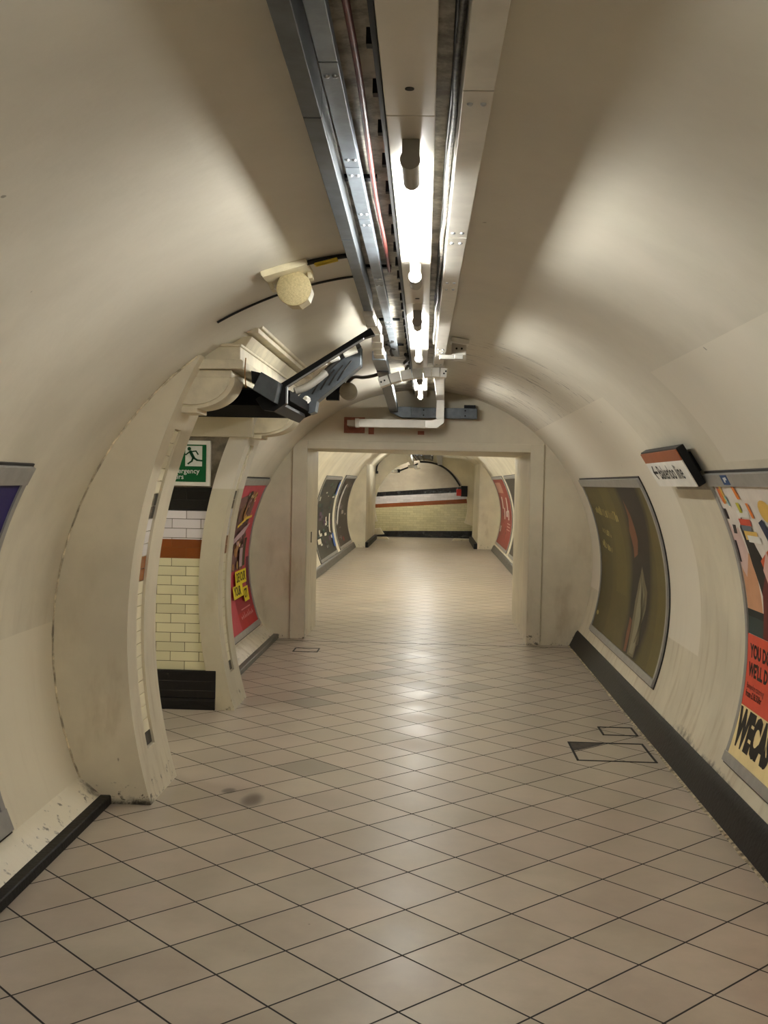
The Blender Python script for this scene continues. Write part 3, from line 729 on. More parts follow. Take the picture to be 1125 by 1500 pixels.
# junction box by right tray
t = thing('junction_box', (.14, 7.4, 2.6), 'pale junction box fixed beside the right tray under the vault', 'junction box')
b = MB(); b.box((.098, 7.40, 2.553), (.196, 7.56, 2.672)); b.build('case', M['tray_w'], t, bevel=.003)
b = MB(); b.prism([(.088, 2.660), (.095, 2.692), (.215, 2.672), (.210, 2.642)], 7.34, 7.50); b.build('hood', M['white'], t, bevel=.003)
b = MB(); b.box((.015, 7.36, 2.545), (.115, 7.43, 2.574)); b.box((.115, 7.35, 2.545), (.175, 7.39, 2.577)); b.build('gland', M['holder'], t, bevel=.004)
for x in (.13, .165):
    b = MB(); b.tube([(x, 7.40, 2.62), (x, 7.393, 2.62)], .007, 8); b.build('screw', M['darkmetal'], t)

# ------------------------------------------------------------------ posters on the curved walls
class Wrap:
    """(s,t) in metres on a sheet: s along the reading direction, t up the curve -> a point on the vault"""
    def __init__(w, T, side, yfar, ynear, tb, tt):
        w.T, w.side, w.ya, w.yn, w.tb, w.tt = T, side, yfar, ynear, tb, tt
        w.W = yfar-ynear; w.H = R2(tt-tb)*T[2]
    def __call__(w, s, t, off):
        th = w.tb+math.degrees(t/w.T[2]); y = w.ya-s if w.side > 0 else w.yn+s
        return vp(w.T, th if w.side > 0 else 180-th, y, off)
    def st(w, y, th): return ((w.ya-y) if w.side > 0 else (y-w.yn), R2(th-w.tb)*w.T[2])
def wrapped(mb, w, faces_verts, off, mi, step=.06):
    """flat polygons (list of outlines in (s,t)) cut into strips and laid on the curve"""
    bm = bmesh.new()
    for poly in faces_verts:
        try: bm.faces.new([bm.verts.new((p[0], p[1], 0)) for p in poly])
        except ValueError: pass
    bmesh.ops.triangulate(bm, faces=bm.faces)
    cut_wrap(mb, w, bm, off, mi, step)
def cut_wrap(mb, w, bm, off, mi, step):
    if bm.verts:
        lo = min(v.co.y for v in bm.verts); hi = max(v.co.y for v in bm.verts)
        t = lo+step
        while t < hi:
            bmesh.ops.bisect_plane(bm, geom=bm.verts[:]+bm.edges[:]+bm.faces[:], plane_co=(0, t, 0), plane_no=(0, 1, 0)); t += step
        bm.verts.index_update()
        mb.add([w(v.co.x, v.co.y, off) for v in bm.verts], [tuple(v.index for v in f.verts) for f in bm.faces], mi)
    bm.free()
def text_bm(txt, size, xs=1., bold=0., align='LEFT'):
    cu = bpy.data.curves.new('t', 'FONT'); cu.body = txt; cu.size = size; cu.offset = bold; cu.align_x = align; cu.resolution_u = 3
    ob = bpy.data.objects.new('t', cu); COL.objects.link(ob)
    dg = bpy.context.evaluated_depsgraph_get(); dg.update()
    me = bpy.data.meshes.new_from_object(ob.evaluated_get(dg))
    bm = bmesh.new(); bm.from_mesh(me)
    for v in bm.verts: v.co.x *= xs
    bpy.data.objects.remove(ob); bpy.data.curves.remove(cu); bpy.data.meshes.remove(me)
    return bm
def text_wrap(mb, w, txt, s, t, size, mi, off, xs=1., bold=0., rot=0.):
    bm = text_bm(txt, size, xs, bold)
    for v in bm.verts:
        x, y = v.co.x, v.co.y; c, sn = math.cos(rot), math.sin(rot)
        v.co.x, v.co.y = s+x*c-y*sn, t+x*sn+y*c
    cut_wrap(mb, w, bm, off, mi, .05)

PC = {}
def pc(c, rough=.5):
    k = tuple(c)
    if k not in PC: PC[k] = mk('print_%02x%02x%02x' % k, c, rough, var=.05, scale=9, spec=.22)
    return PC[k]
def poster(T, side, yfar, ynear, tb, tt, label, bg, shapes=(), texts=(), fw=.045, ft=.07, fb=.055, frame='frame', sticker=False, dark_edge=True):
    w = Wrap(T, side, yfar, ynear, tb, tt)
    mid = w(w.W/2, w.H/2, 0)
    t = thing('poster', mid, label, 'poster', 'framed posters on the curved walls')
    W, H = w.W, w.H
    def strip(b, s0, s1, t0, t1, o0, o1, mi=0):
        k = max(1, int((t1-t0)/.06))
        for i in range(k):
            ta, tc = t0+(t1-t0)*i/k, t0+(t1-t0)*(i+1)/k
            v = [w(s0, ta, o0), w(s1, ta, o0), w(s1, tc, o0), w(s0, tc, o0), w(s0, ta, o1), w(s1, ta, o1), w(s1, tc, o1), w(s0, tc, o1)]
            fs = [(0,1,2,3), (4,5,6,7), (0,3,7,4), (1,2,6,5)]
            if i == 0: fs.append((0,1,5,4))
            if i == k-1: fs.append((3,2,6,7))
            b.add(v, fs, mi)
    b = MB()
    strip(b, 0, W, 0, fb, 0, .026); strip(b, 0, W, H-ft, H, 0, .026); strip(b, 0, fw, fb, H-ft, 0, .022); strip(b, W-fw, W, fb, H-ft, 0, .022)
    f = b.build('frame', M[frame], t)
    b = MB(); strip(b, -.012, W+.012, -.012, H+.012, -.004, .008); b.build('gasket', M['gasket'], t)
    cols = [pc(bg)]; b = MB()
    strip(b, fw-.004, W-fw+.004, fb-.004, H-ft+.004, .009, .013, 0)
    off = .0136
    for (c, polys) in shapes:
        if pc(c) not in cols: cols.append(pc(c))
        wrapped(b, w, polys, off, cols.index(pc(c))); off += .00035
    for (c, args) in texts:
        if pc(c) not in cols: cols.append(pc(c))
        text_wrap(b, w, *args[:4], cols.index(pc(c)), off+.0006, *args[4:])
    b.build('print', cols, t)
    if sticker:
        b = MB(); strip(b, *sticker, .026, .0275, 0)
        s0, s1, t0, t1 = sticker; ds, dt = s1-s0, t1-t0
        wrapped(b, w, [[(s0+ds*.3, t0+dt*.25), (s0+ds*.5, t0+dt*.25), (s0+ds*.5, t0+dt*.75), (s0+ds*.3, t0+dt*.75)], [(s0+ds*.5, t0+dt*.45), (s0+ds*.8, t0+dt*.5), (s0+ds*.8, t0+dt*.8), (s0+ds*.5, t0+dt*.75)]], .0279, 1)
        b.build('sticker', [pc((36, 74, 124)), pc((210, 214, 216))], t)
    return t, w
def blob(cx, cy, rx, ry, n=14, ph=0.): return [(cx+rx*math.cos(2*math.pi*i/n+ph), cy+ry*math.sin(2*math.pi*i/n+ph)) for i in range(n)]
def rect(s0, s1, t0, t1, k=0.): return [(s0, t0), (s1, t0), (s1+k, t1), (s0+k, t1)]

# olive poster, right wall
w = Wrap(T1, 1, 11.06, 7.90, -18.9, 29.8)
ST = lambda L: [w.st(y, a) for y, a in L]
dark = ST([(9.03,27.4),(9.06,21.2),(9.16,14.5),(9.24,7.9),(9.33,-1.5),(9.31,-7.0),(9.33,-13.2),(9.2,-16.9),(8.78,-16.9),(8.7,-12.5),(8.61,-7.8),(8.58,-1.3),(8.55,4.3),(8.5,9.5),(8.38,15.7),(8.28,21.8),(8.25,27.4)])
glow = [(s-.16 if i < 8 else s+.12, t) for i, (s, t) in enumerate(dark)]
mixp = lambda k: [(a[0]+(g[0]-a[0])*k, a[1]) for a, g in zip(dark, glow)]
orange = ST([(8.99,24.1),(8.89,19.9),(8.87,16.7),(8.86,13.2),(8.97,9.4),(9.15,8.1),(9.12,10.9),(9.16,15.4),(9.03,18.8)])
orange2 = ST([(9.29,-7.8),(9.19,-8.3),(9.16,-13.8),(9.13,-16.6),(9.23,-16.8),(9.3,-12.1)])
gown = ST([(8.84,6.6),(8.77,3.3),(8.66,.6),(8.69,-3.8),(8.79,-7.6),(8.82,-12.2),(8.8,-16.6),(9.06,-16.8),(9.13,-12.2),(9.17,-7.8),(9.15,-3.2),(9.03,1.7)])
gown2 = [(s*.6+w.st(8.92, -6)[0]*.4, t*.88+.03) for s, t in gown]
marks = []
rr = random.Random(3)
for (ya, ta, yb2, tb2, n_, hh) in ((10.75, 20.2, 9.62, 18.6, 15, .085), (10.66, 13.7, 10.22, 12.6, 8, .05), (10.8, 9.6, 10.3, 8.4, 8, .07)):
    for i in range(n_):
        u = i/(n_-1); s, t = w.st(ya+(yb2-ya)*u, ta+(tb2-ta)*u); h = hh*rr.uniform(.5, 1.0); ww = .018
        marks.append(rect(s, s+ww, t-hh/2, t-hh/2+h)); 
        if rr.random() < .6: marks.append(rect(s, s+.05, t-hh/2+(h if rr.random() < .5 else 0)-.006, t-hh/2+(h if rr.random() < .5 else 0)+.004))
s_, t_ = w.st(10.9, -12.6); marks.append(blob(s_, t_, .07, .022))
OL = (90, 81, 44)
poster(T1, 1, 11.06, 7.90, -18.9, 29.8, 'olive green poster with a dark standing figure, right wall before the doorway', OL,
       shapes=[((82, 74, 43), [rect(.05, .72, .05, .95), rect(.05, .5, .95, 1.3)]), ((98, 89, 46), [rect(.95, 1.5, .5, 1.49), rect(2.78, 3.1, .06, 1.49)]), ((82, 74, 43), [mixp(1.)]), ((75, 67, 42), [mixp(.72)]), ((68, 60, 40), [mixp(.46)]), ((56, 49, 37), [mixp(.22)]), ((44, 38, 34), [dark]),
               ((118, 74, 50), [orange, orange2]), ((112, 104, 78), [gown]), ((136, 132, 108), [gown2]), ((88, 82, 62), [[(gown[0][0]+.06*k, gown[0][1]-.12-.1*k), (gown[0][0]+.09*k+.02, gown[0][1]-.3), (gown[6][0]-.02-.07*k, gown[6][1]+.12), (gown[6][0]-.06-.07*k, gown[6][1]+.1)] for k in (-1, 0, 1)]), ((176, 162, 100), marks)])

# colourful poster, near right wall
w = Wrap(T1, 1, 5.93, 2.75, -19.6, 30.3)
P = lambda y, a: w.st(y, a)
def S(*L): return [P(y, a) for y, a in L]
red0, cre = P(0, 2.6)[1], P(0, -9.4)[1]
sh = [((226, 218, 208), [rect(.045, 3.135, red0, 1.535)]),
      ((204, 152, 116), [[(.05, red0+.12), (.32, red0+.10), (.30, red0+.42), (.19, red0+.47), (.05, red0+.52)]]),
      ((214, 186, 178), [[(.045, 1.08), (.12, 1.02), (.24, 1.16), (.20, 1.30), (.10, 1.27), (.045, 1.33)]]),
      ((30, 28, 26), [[(.24, 1.30), (.33, 1.36), (.42, 1.20), (.60, 1.02), (.66, .90), (.50, .72), (.44, .70), (.36, .92), (.27, 1.10)]]),
      ((40, 34, 36), [rect(.05, .10, 1.34, 1.40), rect(.09, .15, 1.26, 1.31, .02), rect(.05, .085, 1.10, 1.22)]),
      ((48, 62, 60), [[(.05, red0), (.40, red0), (.40, red0+.11), (.05, red0+.13)]]),
      ((28, 34, 34), [rect(.05, .40, red0+.095, red0+.135)]),
      ((104, 40, 38), [[(.30, red0), (1.1, red0), (1.0, red0+.34), (.75, red0+.42), (.52, red0+.40), (.36, red0+.25)]]),
      ((198, 86, 44), [[(.44, 1.13), (.62, 1.20), (.72, 1.08), (.60, 1.00), (.50, 1.05)]]),
      ((196, 204, 216), [[(.55, red0+.44), (.85, red0+.50), (1.0, red0+.40), (.80, red0+.30), (.62, red0+.36)]]),
      ((222, 180, 170), [[(.45, red0+.37), (.58, red0+.48), (.60, red0+.40), (.50, red0+.28)]]),
      ((226, 186, 96), [rect(.30, .52, 1.235, 1.285), rect(.16, .20, 1.44, 1.53), blob(.80, 1.40, .10, .06)]),
      ((206, 84, 60), [rect(.28, .48, 1.315, 1.35), blob(.12, 1.48, .02, .045)]),
      ((232, 230, 222), [rect(.30, .5, 1.36, 1.395), rect(.34, .55, 1.225, 1.262)]),
      ((104, 112, 120), [rect(.29, .46, 1.285, 1.315)]),
      ((224, 128, 52), [rect(.125, .165, 1.43, 1.515), rect(.42, .47, 1.46, 1.53, -.02), rect(.54, .58, 1.36, 1.44, -.02), blob(.92, 1.33, .09, .06)]),
      ((196, 188, 60), [rect(.36, .41, 1.385, 1.44, -.01)]),
      ((130, 170, 168), [rect(.21, .24, 1.42, 1.475, -.02)]),
      ((36, 44, 70), [[(.62, 1.34), (.70, 1.36), (.84, 1.16), (.74, 1.14)]]),
      ((208, 80, 58), [rect(.045, 3.135, cre, red0)]), ((236, 216, 160), [rect(.045, 3.135, .05, cre)])]
tx = [((34, 22, 20), ('YOU DO', .10, P(0, -1.1)[1], .098, .88, .004)), ((34, 22, 20), ('WE\'LL D', .09, P(0, -4.2)[1], .098, .88, .004)),
      ((88, 36, 28), ('Bespoke catering', .085, P(0, -6.35)[1], .045, .95, .0)), ((50, 22, 18), ('from £18.50/hr', .085, P(0, -7.7)[1], .048, .92, .0012)),
      ((28, 24, 22), ('WECAS', .07, P(0, -15.6)[1], .255, .66, .018))]
poster(T1, 1, 5.93, 2.75, -19.6, 30.3, 'colourful party photo poster over red and cream bands reading WECAS, nearest right', (226, 218, 208), sh, tx, sticker=(.34, .46, 1.545, 1.60))

# red food poster, far left wall
w = Wrap(T1, -1, 11.58, 8.42, -22.2, 27.9)
w2 = w
rr = random.Random(5)
def Q(y, a): return w2.st(y, a)
food = []; cols3 = [(120, 82, 52), (170, 124, 74), (86, 54, 40), (196, 160, 96), (140, 100, 92), (64, 42, 34)]
shp = [((158, 44, 56), [rect(2.2, 3.115, .05, .42)]), ((176, 40, 44), [rect(2.2, 3.115, .05, .22)]), ((112, 36, 62), [[(2.9, .42), (3.115, .42), (3.115, .75), (2.95, .75)]]),
       ((120, 84, 80), [[Q(9.9, -2), Q(11.18, -2), Q(11.2, 10), Q(11.26, 19), Q(11.05, 23), Q(10.6, 22), Q(9.9, 20)]])]
for k in range(46):
    s, t = Q(rr.uniform(10.0, 11.12), 0)[0], Q(0, rr.uniform(-1, 23))[1]
    shp.append((cols3[k % 6], [blob(s, t, rr.uniform(.03, .10), rr.uniform(.02, .075), 7, rr.random())]))
for k in range(26):
    s, t = Q(rr.uniform(10.4, 11.15), 0)[0], Q(0, rr.uniform(0, 23))[1]
    shp.append((((230, 206, 150), (206, 170, 176), (90, 100, 60))[k % 3], [blob(s, t, rr.uniform(.012, .035), rr.uniform(.012, .03), 6, rr.random())]))
shp.append(((226, 196, 70), [[Q(10.5, 12.6), Q(10.9, 15.2), Q(11.2, 15.6), Q(11.2, 14.8), Q(10.9, 14.2), Q(10.5, 11.8)]]))
shp.append(((190, 162, 168), [[Q(10.4, 6.6), Q(10.95, 9.6), Q(11.2, 13), Q(10.9, 11.6), Q(10.4, 8.4)], rect(Q(10.85, 0)[0], Q(11.0, 0)[0], Q(0, -1)[1], Q(0, 5)[1])]))
shp.append(((66, 64, 40), [[Q(11.0, -1), Q(11.15, -1), Q(11.18, 8), Q(11.06, 8)]]))
YL = (238, 218, 42)
shp.append((YL, [rect(Q(10.62, 0)[0], Q(11.22, 0)[0], Q(0, -6.6)[1], Q(0, -2.1)[1]), rect(Q(10.45, 0)[0], Q(10.97, 0)[0], Q(0, -10.4)[1], Q(0, -6.4)[1]), rect(Q(10.98, 0)[0], Q(11.25, 0)[0], Q(0, -12.6)[1], Q(0, -7.9)[1])]))
shp.append(((214, 140, 140), [rect(Q(10.70, 0)[0], Q(11.2, 0)[0], Q(0, -14.55)[1], Q(0, -14.15)[1])]))
dz = []
for i in range(8):
    s = Q(10.62, 0)[0]+i*.085; dz.append(rect(s, s+.018, Q(0, -17.2)[1], Q(0, -17.2)[1]+.03*(1+(i % 3)*.5))); dz.append(rect(s+.03, s+.045, Q(0, -17.0)[1], Q(0, -17.0)[1]+.02))
shp.append(((222, 170, 168), dz))
TK = (30, 26, 16)
poster(T1, -1, 11.58, 8.42, -22.2, 27.9, 'red poster with yellow DEVOUR YOUR CITY labels, between far pier and doorway', (196, 74, 88), shp,
       [(TK, ('DEVOUR', Q(10.67, 0)[0], Q(0, -5.6)[1], .13, .95, .003)), (TK, ('YOUR', Q(10.50, 0)[0], Q(0, -9.5)[1], .125, 1.0, .003)), (TK, ('CITY', Q(11.01, 0)[0], Q(0, -11.4)[1], .13, .62, .003))])

# poster at the left edge
poster(T1, -1, 4.67, 1.5, -23.0, 28.7, 'navy poster in a grey frame at the extreme left edge of the near wall', (44, 38, 92),
       [((60, 44, 120), [rect(2.2, 3.1, .5, 1.2)])], [], ft=.085, fb=.10)

# posters beyond the doorway
def blocks(seed, W, H, cols, n):
    r = random.Random(seed); out = []
    for k in range(n):
        s, t = r.uniform(.15, W-.5), r.uniform(.15, H-.2); out.append((cols[r.randrange(len(cols))], [rect(s, s+r.uniform(.1, .5), t, t+r.uniform(.02, .10))]))
    return out
cA = [(60, 84, 70), (190, 190, 178), (96, 70, 92), (40, 50, 52), (70, 98, 86), (210, 206, 190), (56, 62, 50)]
W2, H2 = 3.3, R2(50)*2.0
poster(T2, -1, 24.0, 20.5, -21.8, 27.2, 'dark poster of small screens and pale blocks, first on the left beyond the doorway', (62, 60, 52),
       blocks(1, W2, H2, cA, 60)+[((60, 100, 170), [rect(3.0, 3.4, .15, .45), rect(3.15, 3.42, 1.3, 1.6)]), ((214, 208, 186), [rect(.15, .75, .35, .45), rect(2.5, 2.75, .5, .9)])], ft=.06)
poster(T2, -1, 28.1, 24.75, -21.6, 28.6, 'dark poster with a bright curved streak, second on the left beyond the doorway', (64, 58, 50),
       blocks(2, W2, H2, [(120, 106, 104), (160, 150, 140), (52, 48, 44), (86, 78, 70)], 26)+[((206, 204, 196), [[(.3, .55), (.6, .6), (1.0, 1.2), (1.35, 1.55), (1.0, 1.5), (.45, 1.0)]]), ((130, 44, 40), [rect(1.2, 1.6, .14, .24)])], ft=.06)
poster(T2, 1, 28.3, 24.2, -20.6, 30.1, 'red poster with pale figures and lettering, on the right beyond the doorway', (138, 58, 48),
       [((176, 132, 112), [rect(.3, 2.4, 1.35, 1.62)])]+blocks(4, 3.6, 1.0, [(108, 52, 46), (150, 66, 54)], 14)+[((214, 206, 196), [rect(1.0, 1.35, .95, 1.25, .05), rect(2.6, 2.9, .9, 1.25, .1), rect(1.5, 1.8, .7, .98), rect(2.2, 2.7, .78, .92), rect(2.9, 3.2, .72, .95), rect(.3, .6, .35, .5)]), ((196, 170, 160), [rect(2.6, 3.6, .48+.07*i, .50+.07*i) for i in range(3)])], ft=.06)
poster(T2, 1, 23.4, 19.8, -20.6, 30.0, 'dark poster half hidden by the right door jamb beyond the doorway', (72, 66, 58), blocks(6, W2, H2, cA, 20), ft=.06)

# ------------------------------------------------------------------ signs
# line sign on the right wall
t = thing('line_sign', (1.33, 6.35, 1.82), 'white line sign with brown band and dark box, high on the right wall', 'sign')
f0, f1 = 5.90, 6.90      # near and far end along the wall
A_ = Vector((1.278, 0, 1.922)); B_ = Vector((1.408, 0, 1.715))
up = (A_-B_).normalized(); nrm = Vector((-up.z, 0, up.x));  
if nrm.x > 0: nrm = -nrm
def sp(s, h, d):   # s: metres from far end along reading direction, h: height from the lower edge, d: stand-off towards the tunnel
    p = B_+up*h+nrm*d; return Vector((p.x, f1-s, p.z))
LS, HS = f1-f0, (A_-B_).length
def sbox(b, s0, s1, h0, h1, d0, d1, mi=0):
    v = [sp(s, h, d) for d in (d0, d1) for s, h in ((s0, h0), (s1, h0), (s1, h1), (s0, h1))]
    b.add(v, [(0,1,2,3), (7,6,5,4), (0,4,5,1), (1,5,6,2), (2,6,7,3), (3,7,4,0)], mi)
b = MB(); sbox(b, 0, LS, 0, HS, -.05, -.004); b.build('box', M['darkmetal'], t, bevel=.006)
b = MB(); sbox(b, .2, .35, .06, .18, -.16, -.045); sbox(b, .75, .9, .06, .18, -.16, -.045); b.build('mount', M['darkmetal'], t)
b = MB(); sbox(b, .006, LS-.006, .006, HS*.70, -.004, .002); b.build('face', pc((232, 230, 222)), t)
b = MB(); sbox(b, .006, LS-.006, HS*.70, HS-.008, -.004, .0022); b.build('header', pc((150, 88, 58)), t)
b = MB(); sbox(b, .15, LS+.03, -.05, -.004, -.10, -.06); b.build('lower_bracket', M['speakerdark'], t)
b = MB(); bm = text_bm('Bakerloo line', .128, .92, .0016)
b.add([sp(.232+v.co.x, .060+v.co.y, .0032) for v in bm.verts], [tuple(v.index for v in f.verts) for f in bm.faces]); bm.free()
arrow = [(.085, .104), (.132, .15), (.160, .15), (.126, .113), (.215, .113), (.215, .095), (.126, .095), (.160, .058), (.132, .058)]
bm = bmesh.new(); bm.faces.new([bm.verts.new((x, y, 0)) for x, y in arrow]); bmesh.ops.triangulate(bm, faces=bm.faces); bm.verts.index_update()
b.add([sp(v.co.x, v.co.y, .0032) for v in bm.verts], [tuple(v.index for v in f.verts) for f in bm.faces]); bm.free()
b.build('lettering', pc((26, 26, 26)), t)

# emergency stairs sign in the passage
t = thing('emergency_sign', (-1.95, YW-.02, 1.82), 'green emergency stairs sign with running figure, on the side passage wall', 'sign')
sx0, sx1, sz0, sz1 = -2.30, -1.652, 1.655, 1.99
b = MB(); b.box((sx0, YW-.03, sz0), (sx1, YW+.02, sz1)); b.build('frame', M['white'], t, bevel=.003)
b = MB(); b.box((sx0+.028, YW-.033, sz0+.03), (sx1-.03, YW-.028, sz1-.03)); b.build('panel', pc((12, 92, 48)), t)
b = MB(); b.box((-1.836, YW-.0355, 1.80), (-1.711, YW-.033, 1.950)); 
b.build('pictogram_door', pc((222, 226, 220)), t)
b = MB()
def flat(poly, y, mi=0):
    bm = bmesh.new(); bm.faces.new([bm.verts.new((x, z, 0)) for x, z in poly]); bmesh.ops.triangulate(bm, faces=bm.faces); bm.verts.index_update()
    b.add([(v.co.x, y, v.co.y) for v in bm.verts], [tuple(v.index for v in f.verts) for f in bm.faces], mi); bm.free()
gx, gz = -1.819, 1.80
flat([(gx+.012+.014*math.cos(a*.5236), gz+.128+.014*math.sin(a*.5236)) for a in range(12)], YW-.0362)
for p, q, wd in (((.02, .108), (.045, .062), .022), ((.018, .108), (-.012, .085), .010), ((-.012, .085), (-.035, .092), .009), ((.03, .108), (.062, .112), .010), ((.062, .112), (.078, .088), .010),
                 ((.045, .062), (.072, .045), .014), ((.072, .045), (.108, .042), .012), ((.042, .064), (.032, .038), .014), ((.032, .038), (.004, .018), .012)):
    P0, P1 = Vector((gx+p[0], gz+p[1])), Vector((gx+q[0], gz+q[1])); d = (P1-P0).normalized(); nn = Vector((-d.y, d.x))*wd*.5; P0 -= d*wd*.3; P1 += d*wd*.3
    flat([tuple(P0-nn), tuple(P1-nn), tuple(P1+nn), tuple(P0+nn)], YW-.0362)
b.build('pictogram_figure', pc((16, 70, 44)), t)
b = MB()
for txt, z in (('Emergency', 1.748), ('stairs', 1.705)):
    bm = text_bm(txt, .052, .98, .0006); b.add([(-1.955+v.co.x, YW-.0345, z+v.co.y) for v in bm.verts], [tuple(v.index for v in f.verts) for f in bm.faces]); bm.free()
b.build('lettering', pc((226, 230, 224)), t)

# ------------------------------------------------------------------ floor covers
def cover(x0, x1, y0, y1, label, open_corner=False):
    t = thing('access_cover', ((x0+x1)/2, (y0+y1)/2, 0), label, 'access cover', 'metal access covers in the floor')
    b = MB(); w = .014; h = .0035
    b.box((x0, y0, -.002), (x1, y0+w, h)); b.box((x0, y1-w, -.002), (x1, y1, h)); b.box((x0, y0, -.002), (x0+w, y1, h)); b.box((x1-w, y0, -.002), (x1, y1, h))
    b.build('frame', M['darkmetal'], t)
    if open_corner:
        b = MB(); b.add([(x0+w, y1-w, .002), (x0+w+.24, y1-w, .002), (x0+w, y1-.24, .002)], [(0, 2, 1)]); b.build('corner_plate', M['corner_dark'], t)  # flat dark triangle filling one corner of the frame
    return t
cover(.925, 1.425, 6.815, 7.31, 'larger square access cover with dark corner, beside the right skirting', True)
cover(1.195, 1.44, 7.54, 7.80, 'small square access cover at the right skirting, behind the larger one')
cover(-1.385, -1.13, 10.84, 11.09, 'small square access cover in the floor left of the doorway')

# ------------------------------------------------------------------ far services
t = thing('cable_tray', (-.7, 30, 2.4), 'bright pale tray along the far crown, left of the dark one', 'cable tray')
b = MB(); b.box((-.75, 29, 2.55), (-.71, 29.05, 2.85)); b.build('hanger', M['galv'], t)
b = MB(); b.bar((-.75, 27.2, 2.62), (-.68, 32.6, 2.32), .12, .10); b.build('duct', M['white'], t)
t = thing('cable_tray', (-.3, 30, 2.5), 'dark bundle tray in the middle of the far crown', 'cable tray')
b = MB(); b.box((-.46, 29, 2.5), (-.42, 29.05, 2.89)); b.box((-.46, 32, 2.5), (-.42, 32.05, 2.89)); b.build('hanger', M['galv'], t)
b = MB(); b.box((-.52, 27.2, 2.42), (-.36, 32.9, 2.55)); b.box((-.30, 27.2, 2.45), (-.05, 32.9, 2.56)); b.build('duct', M['greymetal'], t)
b = MB()
for x in (-.55, -.45, -.33, -.08): b.tube([(x, 27.2, 2.41), (x, 32.95, 2.41)], .02, 6)
b.build('cables', M['cable'], t)
t = thing('cable_tray', (.15, 30, 2.4), 'grey steel tray on the right of the far crown', 'cable tray')
b = MB(); b.box((.10, 29, 2.42), (.14, 29.05, 2.87)); b.box((.12, 32, 2.38), (.16, 32.05, 2.87)); b.build('hanger', M['galv'], t)
b = MB(); b.bar((.10, 27.2, 2.5), (.16, 32.9, 2.34), .14, .12); b.build('duct', M['galv'], t)
t = thing('camera_housing', (-.68, 32.7, 2.2), 'white camera housing hanging at the top of the round arch', 'camera')
b = MB(); b.box((-.80, 32.55, 2.16), (-.52, 32.75, 2.25)); b.box((-.60, 32.55, 2.12), (-.42, 32.70, 2.17)); b.build('case', M['white'], t, bevel=.02)
b = MB(); b.box((-.70, 32.6, 2.24), (-.64, 32.7, 2.84)); b.build('bracket', M['white'], t)
t = thing('security_camera', (-1.18, 32.9, 2.06), 'small white barrel camera beside the top left of the round arch', 'camera')
b = MB(); b.tube([(-1.24, 32.6, 2.05), (-1.12, 32.8, 2.06)], .045, 14); b.build('barrel', M['white'], t, smooth_angle=50)
b = MB(); b.box((-1.12, 32.75, 2.02), (-1.04, 32.95, 2.12)); b.build('mount', M['darkmetal'], t)
cable('black_cable', [(-1.06, 32.94, 2.07), (-.95, 32.94, 2.12), (-.75, 32.94, 2.2), (-.5, 32.94, 2.3)], .025, M['cable'], 'black lead from the barrel camera to the crown')
cable('black_cable', [(-1.35, 32.9, 2.62), (-1.55, 32.9, 2.45), (-1.72, 32.93, 2.25), (-1.76, 32.95, 2.02)], .022, M['cable'], 'black cable hooking down the left of the end wall')
b = MB(); b.box((-1.80, 32.9, 1.98), (-1.70, 32.99, 2.06)); tag(b.build('cable_clip', M['cable']), 'small black clip at the foot of the hooked cable', 'clip')
cable('black_cable', [(-.45, 32.95, 2.36), (-.1, 32.95, 2.34), (.25, 32.95, 2.22), (.55, 32.95, 1.98), (.78, 32.95, 1.66)], .03, M['cable'], 'black cable following the right side of the round arch')
t = thing('alarm_box', (.86, 32.94, 1.5), 'black and red alarm box at the right of the round arch', 'alarm box')
b = MB(); b.box((.80, 32.86, 1.34), (1.0, 33.01, 1.66)); b.build('case', M['darkmetal'], t, bevel=.01)
b = MB(); b.box((.67, 32.84, 1.36), (.81, 32.98, 1.56)); b.build('call_point', pc((190, 60, 56)), t, bevel=.01)

# ------------------------------------------------------------------ lamps beyond the doorway and in side passages
def far_lamp(x, y, z, L, label, along='y', r=.027, group=None):
    t = thing('fluorescent_lamp', (x, y, z), label, 'lamp', group)
    d = Vector((0, L, 0)) if along == 'y' else Vector((L, 0, 0))
    p = Vector((x, y, z))
    b = MB(); b.tube([p, p+d], r, 10); b.build('glass_tube', M['tube'], t, smooth_angle=50)
    b = MB(); b.tube([p-d*.03, p+d*.005], r*1.5, 10); b.build('lampholder', M['holder'], t); b = MB(); b.tube([p+d*.995, p+d*1.03], r*1.5, 10); b.build('lampholder', M['holder'], t)
    b = MB(); q = p+Vector((0, 0, .075)); b.bar(q-d*.03, q+d*1.03, .12, .05); b.build('housing', M['panel'], t)
for i, y in enumerate((14.6, 17.4, 20.2, 23.0, 25.8)):
    far_lamp(-.2, y, 2.56, 1.4, 'tube lamp on the crown beyond the doorway, hidden by the lintel', group='tube lamps beyond the doorway')
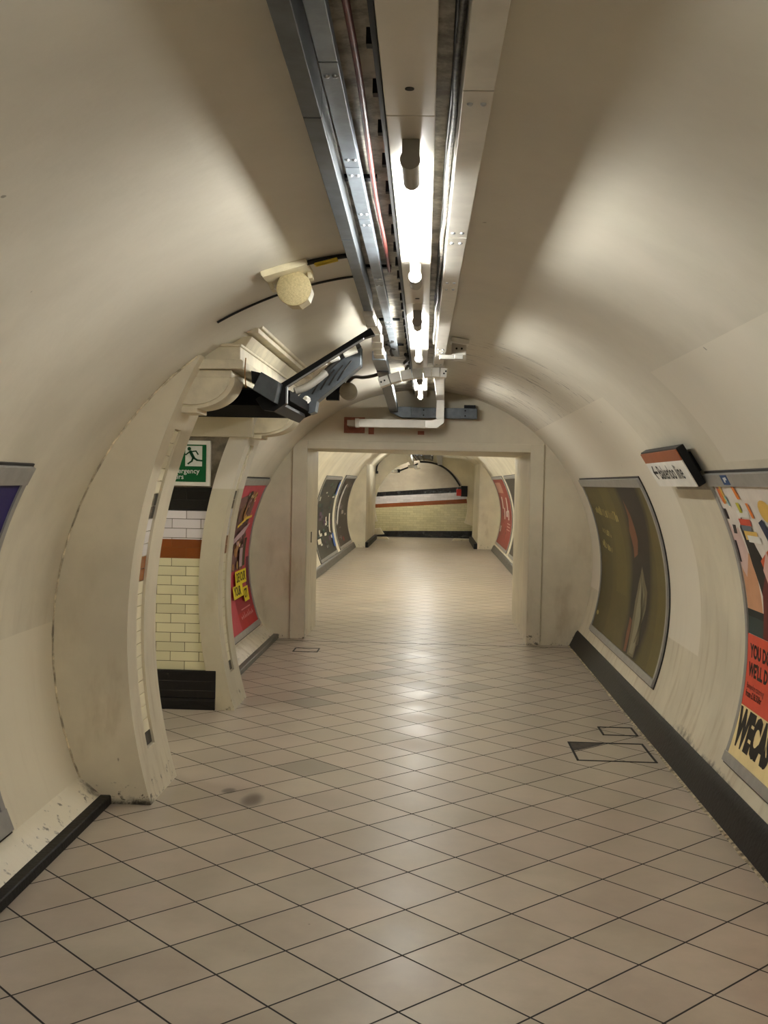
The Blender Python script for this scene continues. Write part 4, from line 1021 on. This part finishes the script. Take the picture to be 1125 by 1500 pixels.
far_lamp(-.6, 30.0, 2.62, 1.4, 'added tube lamp on the far crown just before the round arch, hidden by the lintel', group='tube lamps beyond the doorway')  # added out of view to brighten the far piers and end wall
far_lamp(-1.6, 33.50, 2.50, 1.2, 'tube lamp lighting the cross passage beyond the round arch', 'x')
far_lamp(-4.2, 6.9, 2.18, 1.0, 'unseen tube lamp added on the ceiling deep inside the left side passage', 'x')  # extra lamp added out of view to light the side passage

# ------------------------------------------------------------------ world, camera, view
wd = bpy.data.worlds.new('underground'); SC.world = wd; wd.use_nodes = True
wd.node_tree.nodes['Background'].inputs[0].default_value = (.9, .85, .75, 1)
wd.node_tree.nodes['Background'].inputs[1].default_value = 0.0

F = 1600.15; pi_, ro, yaw = -.0267, -.0202, .0455018
fw = Vector((0, math.cos(pi_), math.sin(pi_))); upv = Vector((0, -math.sin(pi_), math.cos(pi_))); rt = Vector((1, 0, 0))
Rr = rt*math.cos(ro)-upv*math.sin(ro); Uu = rt*math.sin(ro)+upv*math.cos(ro)
Q_ = Matrix.Rotation(yaw, 3, 'Z')
fw, Rr, Uu = Q_ @ fw, Q_ @ Rr, Q_ @ Uu
cd = bpy.data.cameras.new('camera'); cam = bpy.data.objects.new('camera', cd); COL.objects.link(cam)
cam.matrix_world = Matrix(((Rr.x, Uu.x, -fw.x, 0), (Rr.y, Uu.y, -fw.y, 0), (Rr.z, Uu.z, -fw.z, 1.7065), (0, 0, 0, 1)))
cd.sensor_fit = 'HORIZONTAL'; cd.sensor_width = 36; cd.lens = F*36/1125; cd.clip_start = .05; cd.clip_end = 200
SC.camera = cam
SC.view_settings.view_transform = 'Standard'; SC.view_settings.look = 'None'; SC.view_settings.gamma = 1
SC.view_settings.exposure = 0.92
SC.view_settings.use_curve_mapping = False
cy = SC.cycles
cy.max_bounces = 10; cy.diffuse_bounces = 7; cy.glossy_bounces = 4; cy.sample_clamp_indirect = 6; cy.use_denoising = True
cy.caustics_reflective = False; cy.caustics_refractive = False
try: cy.use_light_tree = True
except Exception: pass
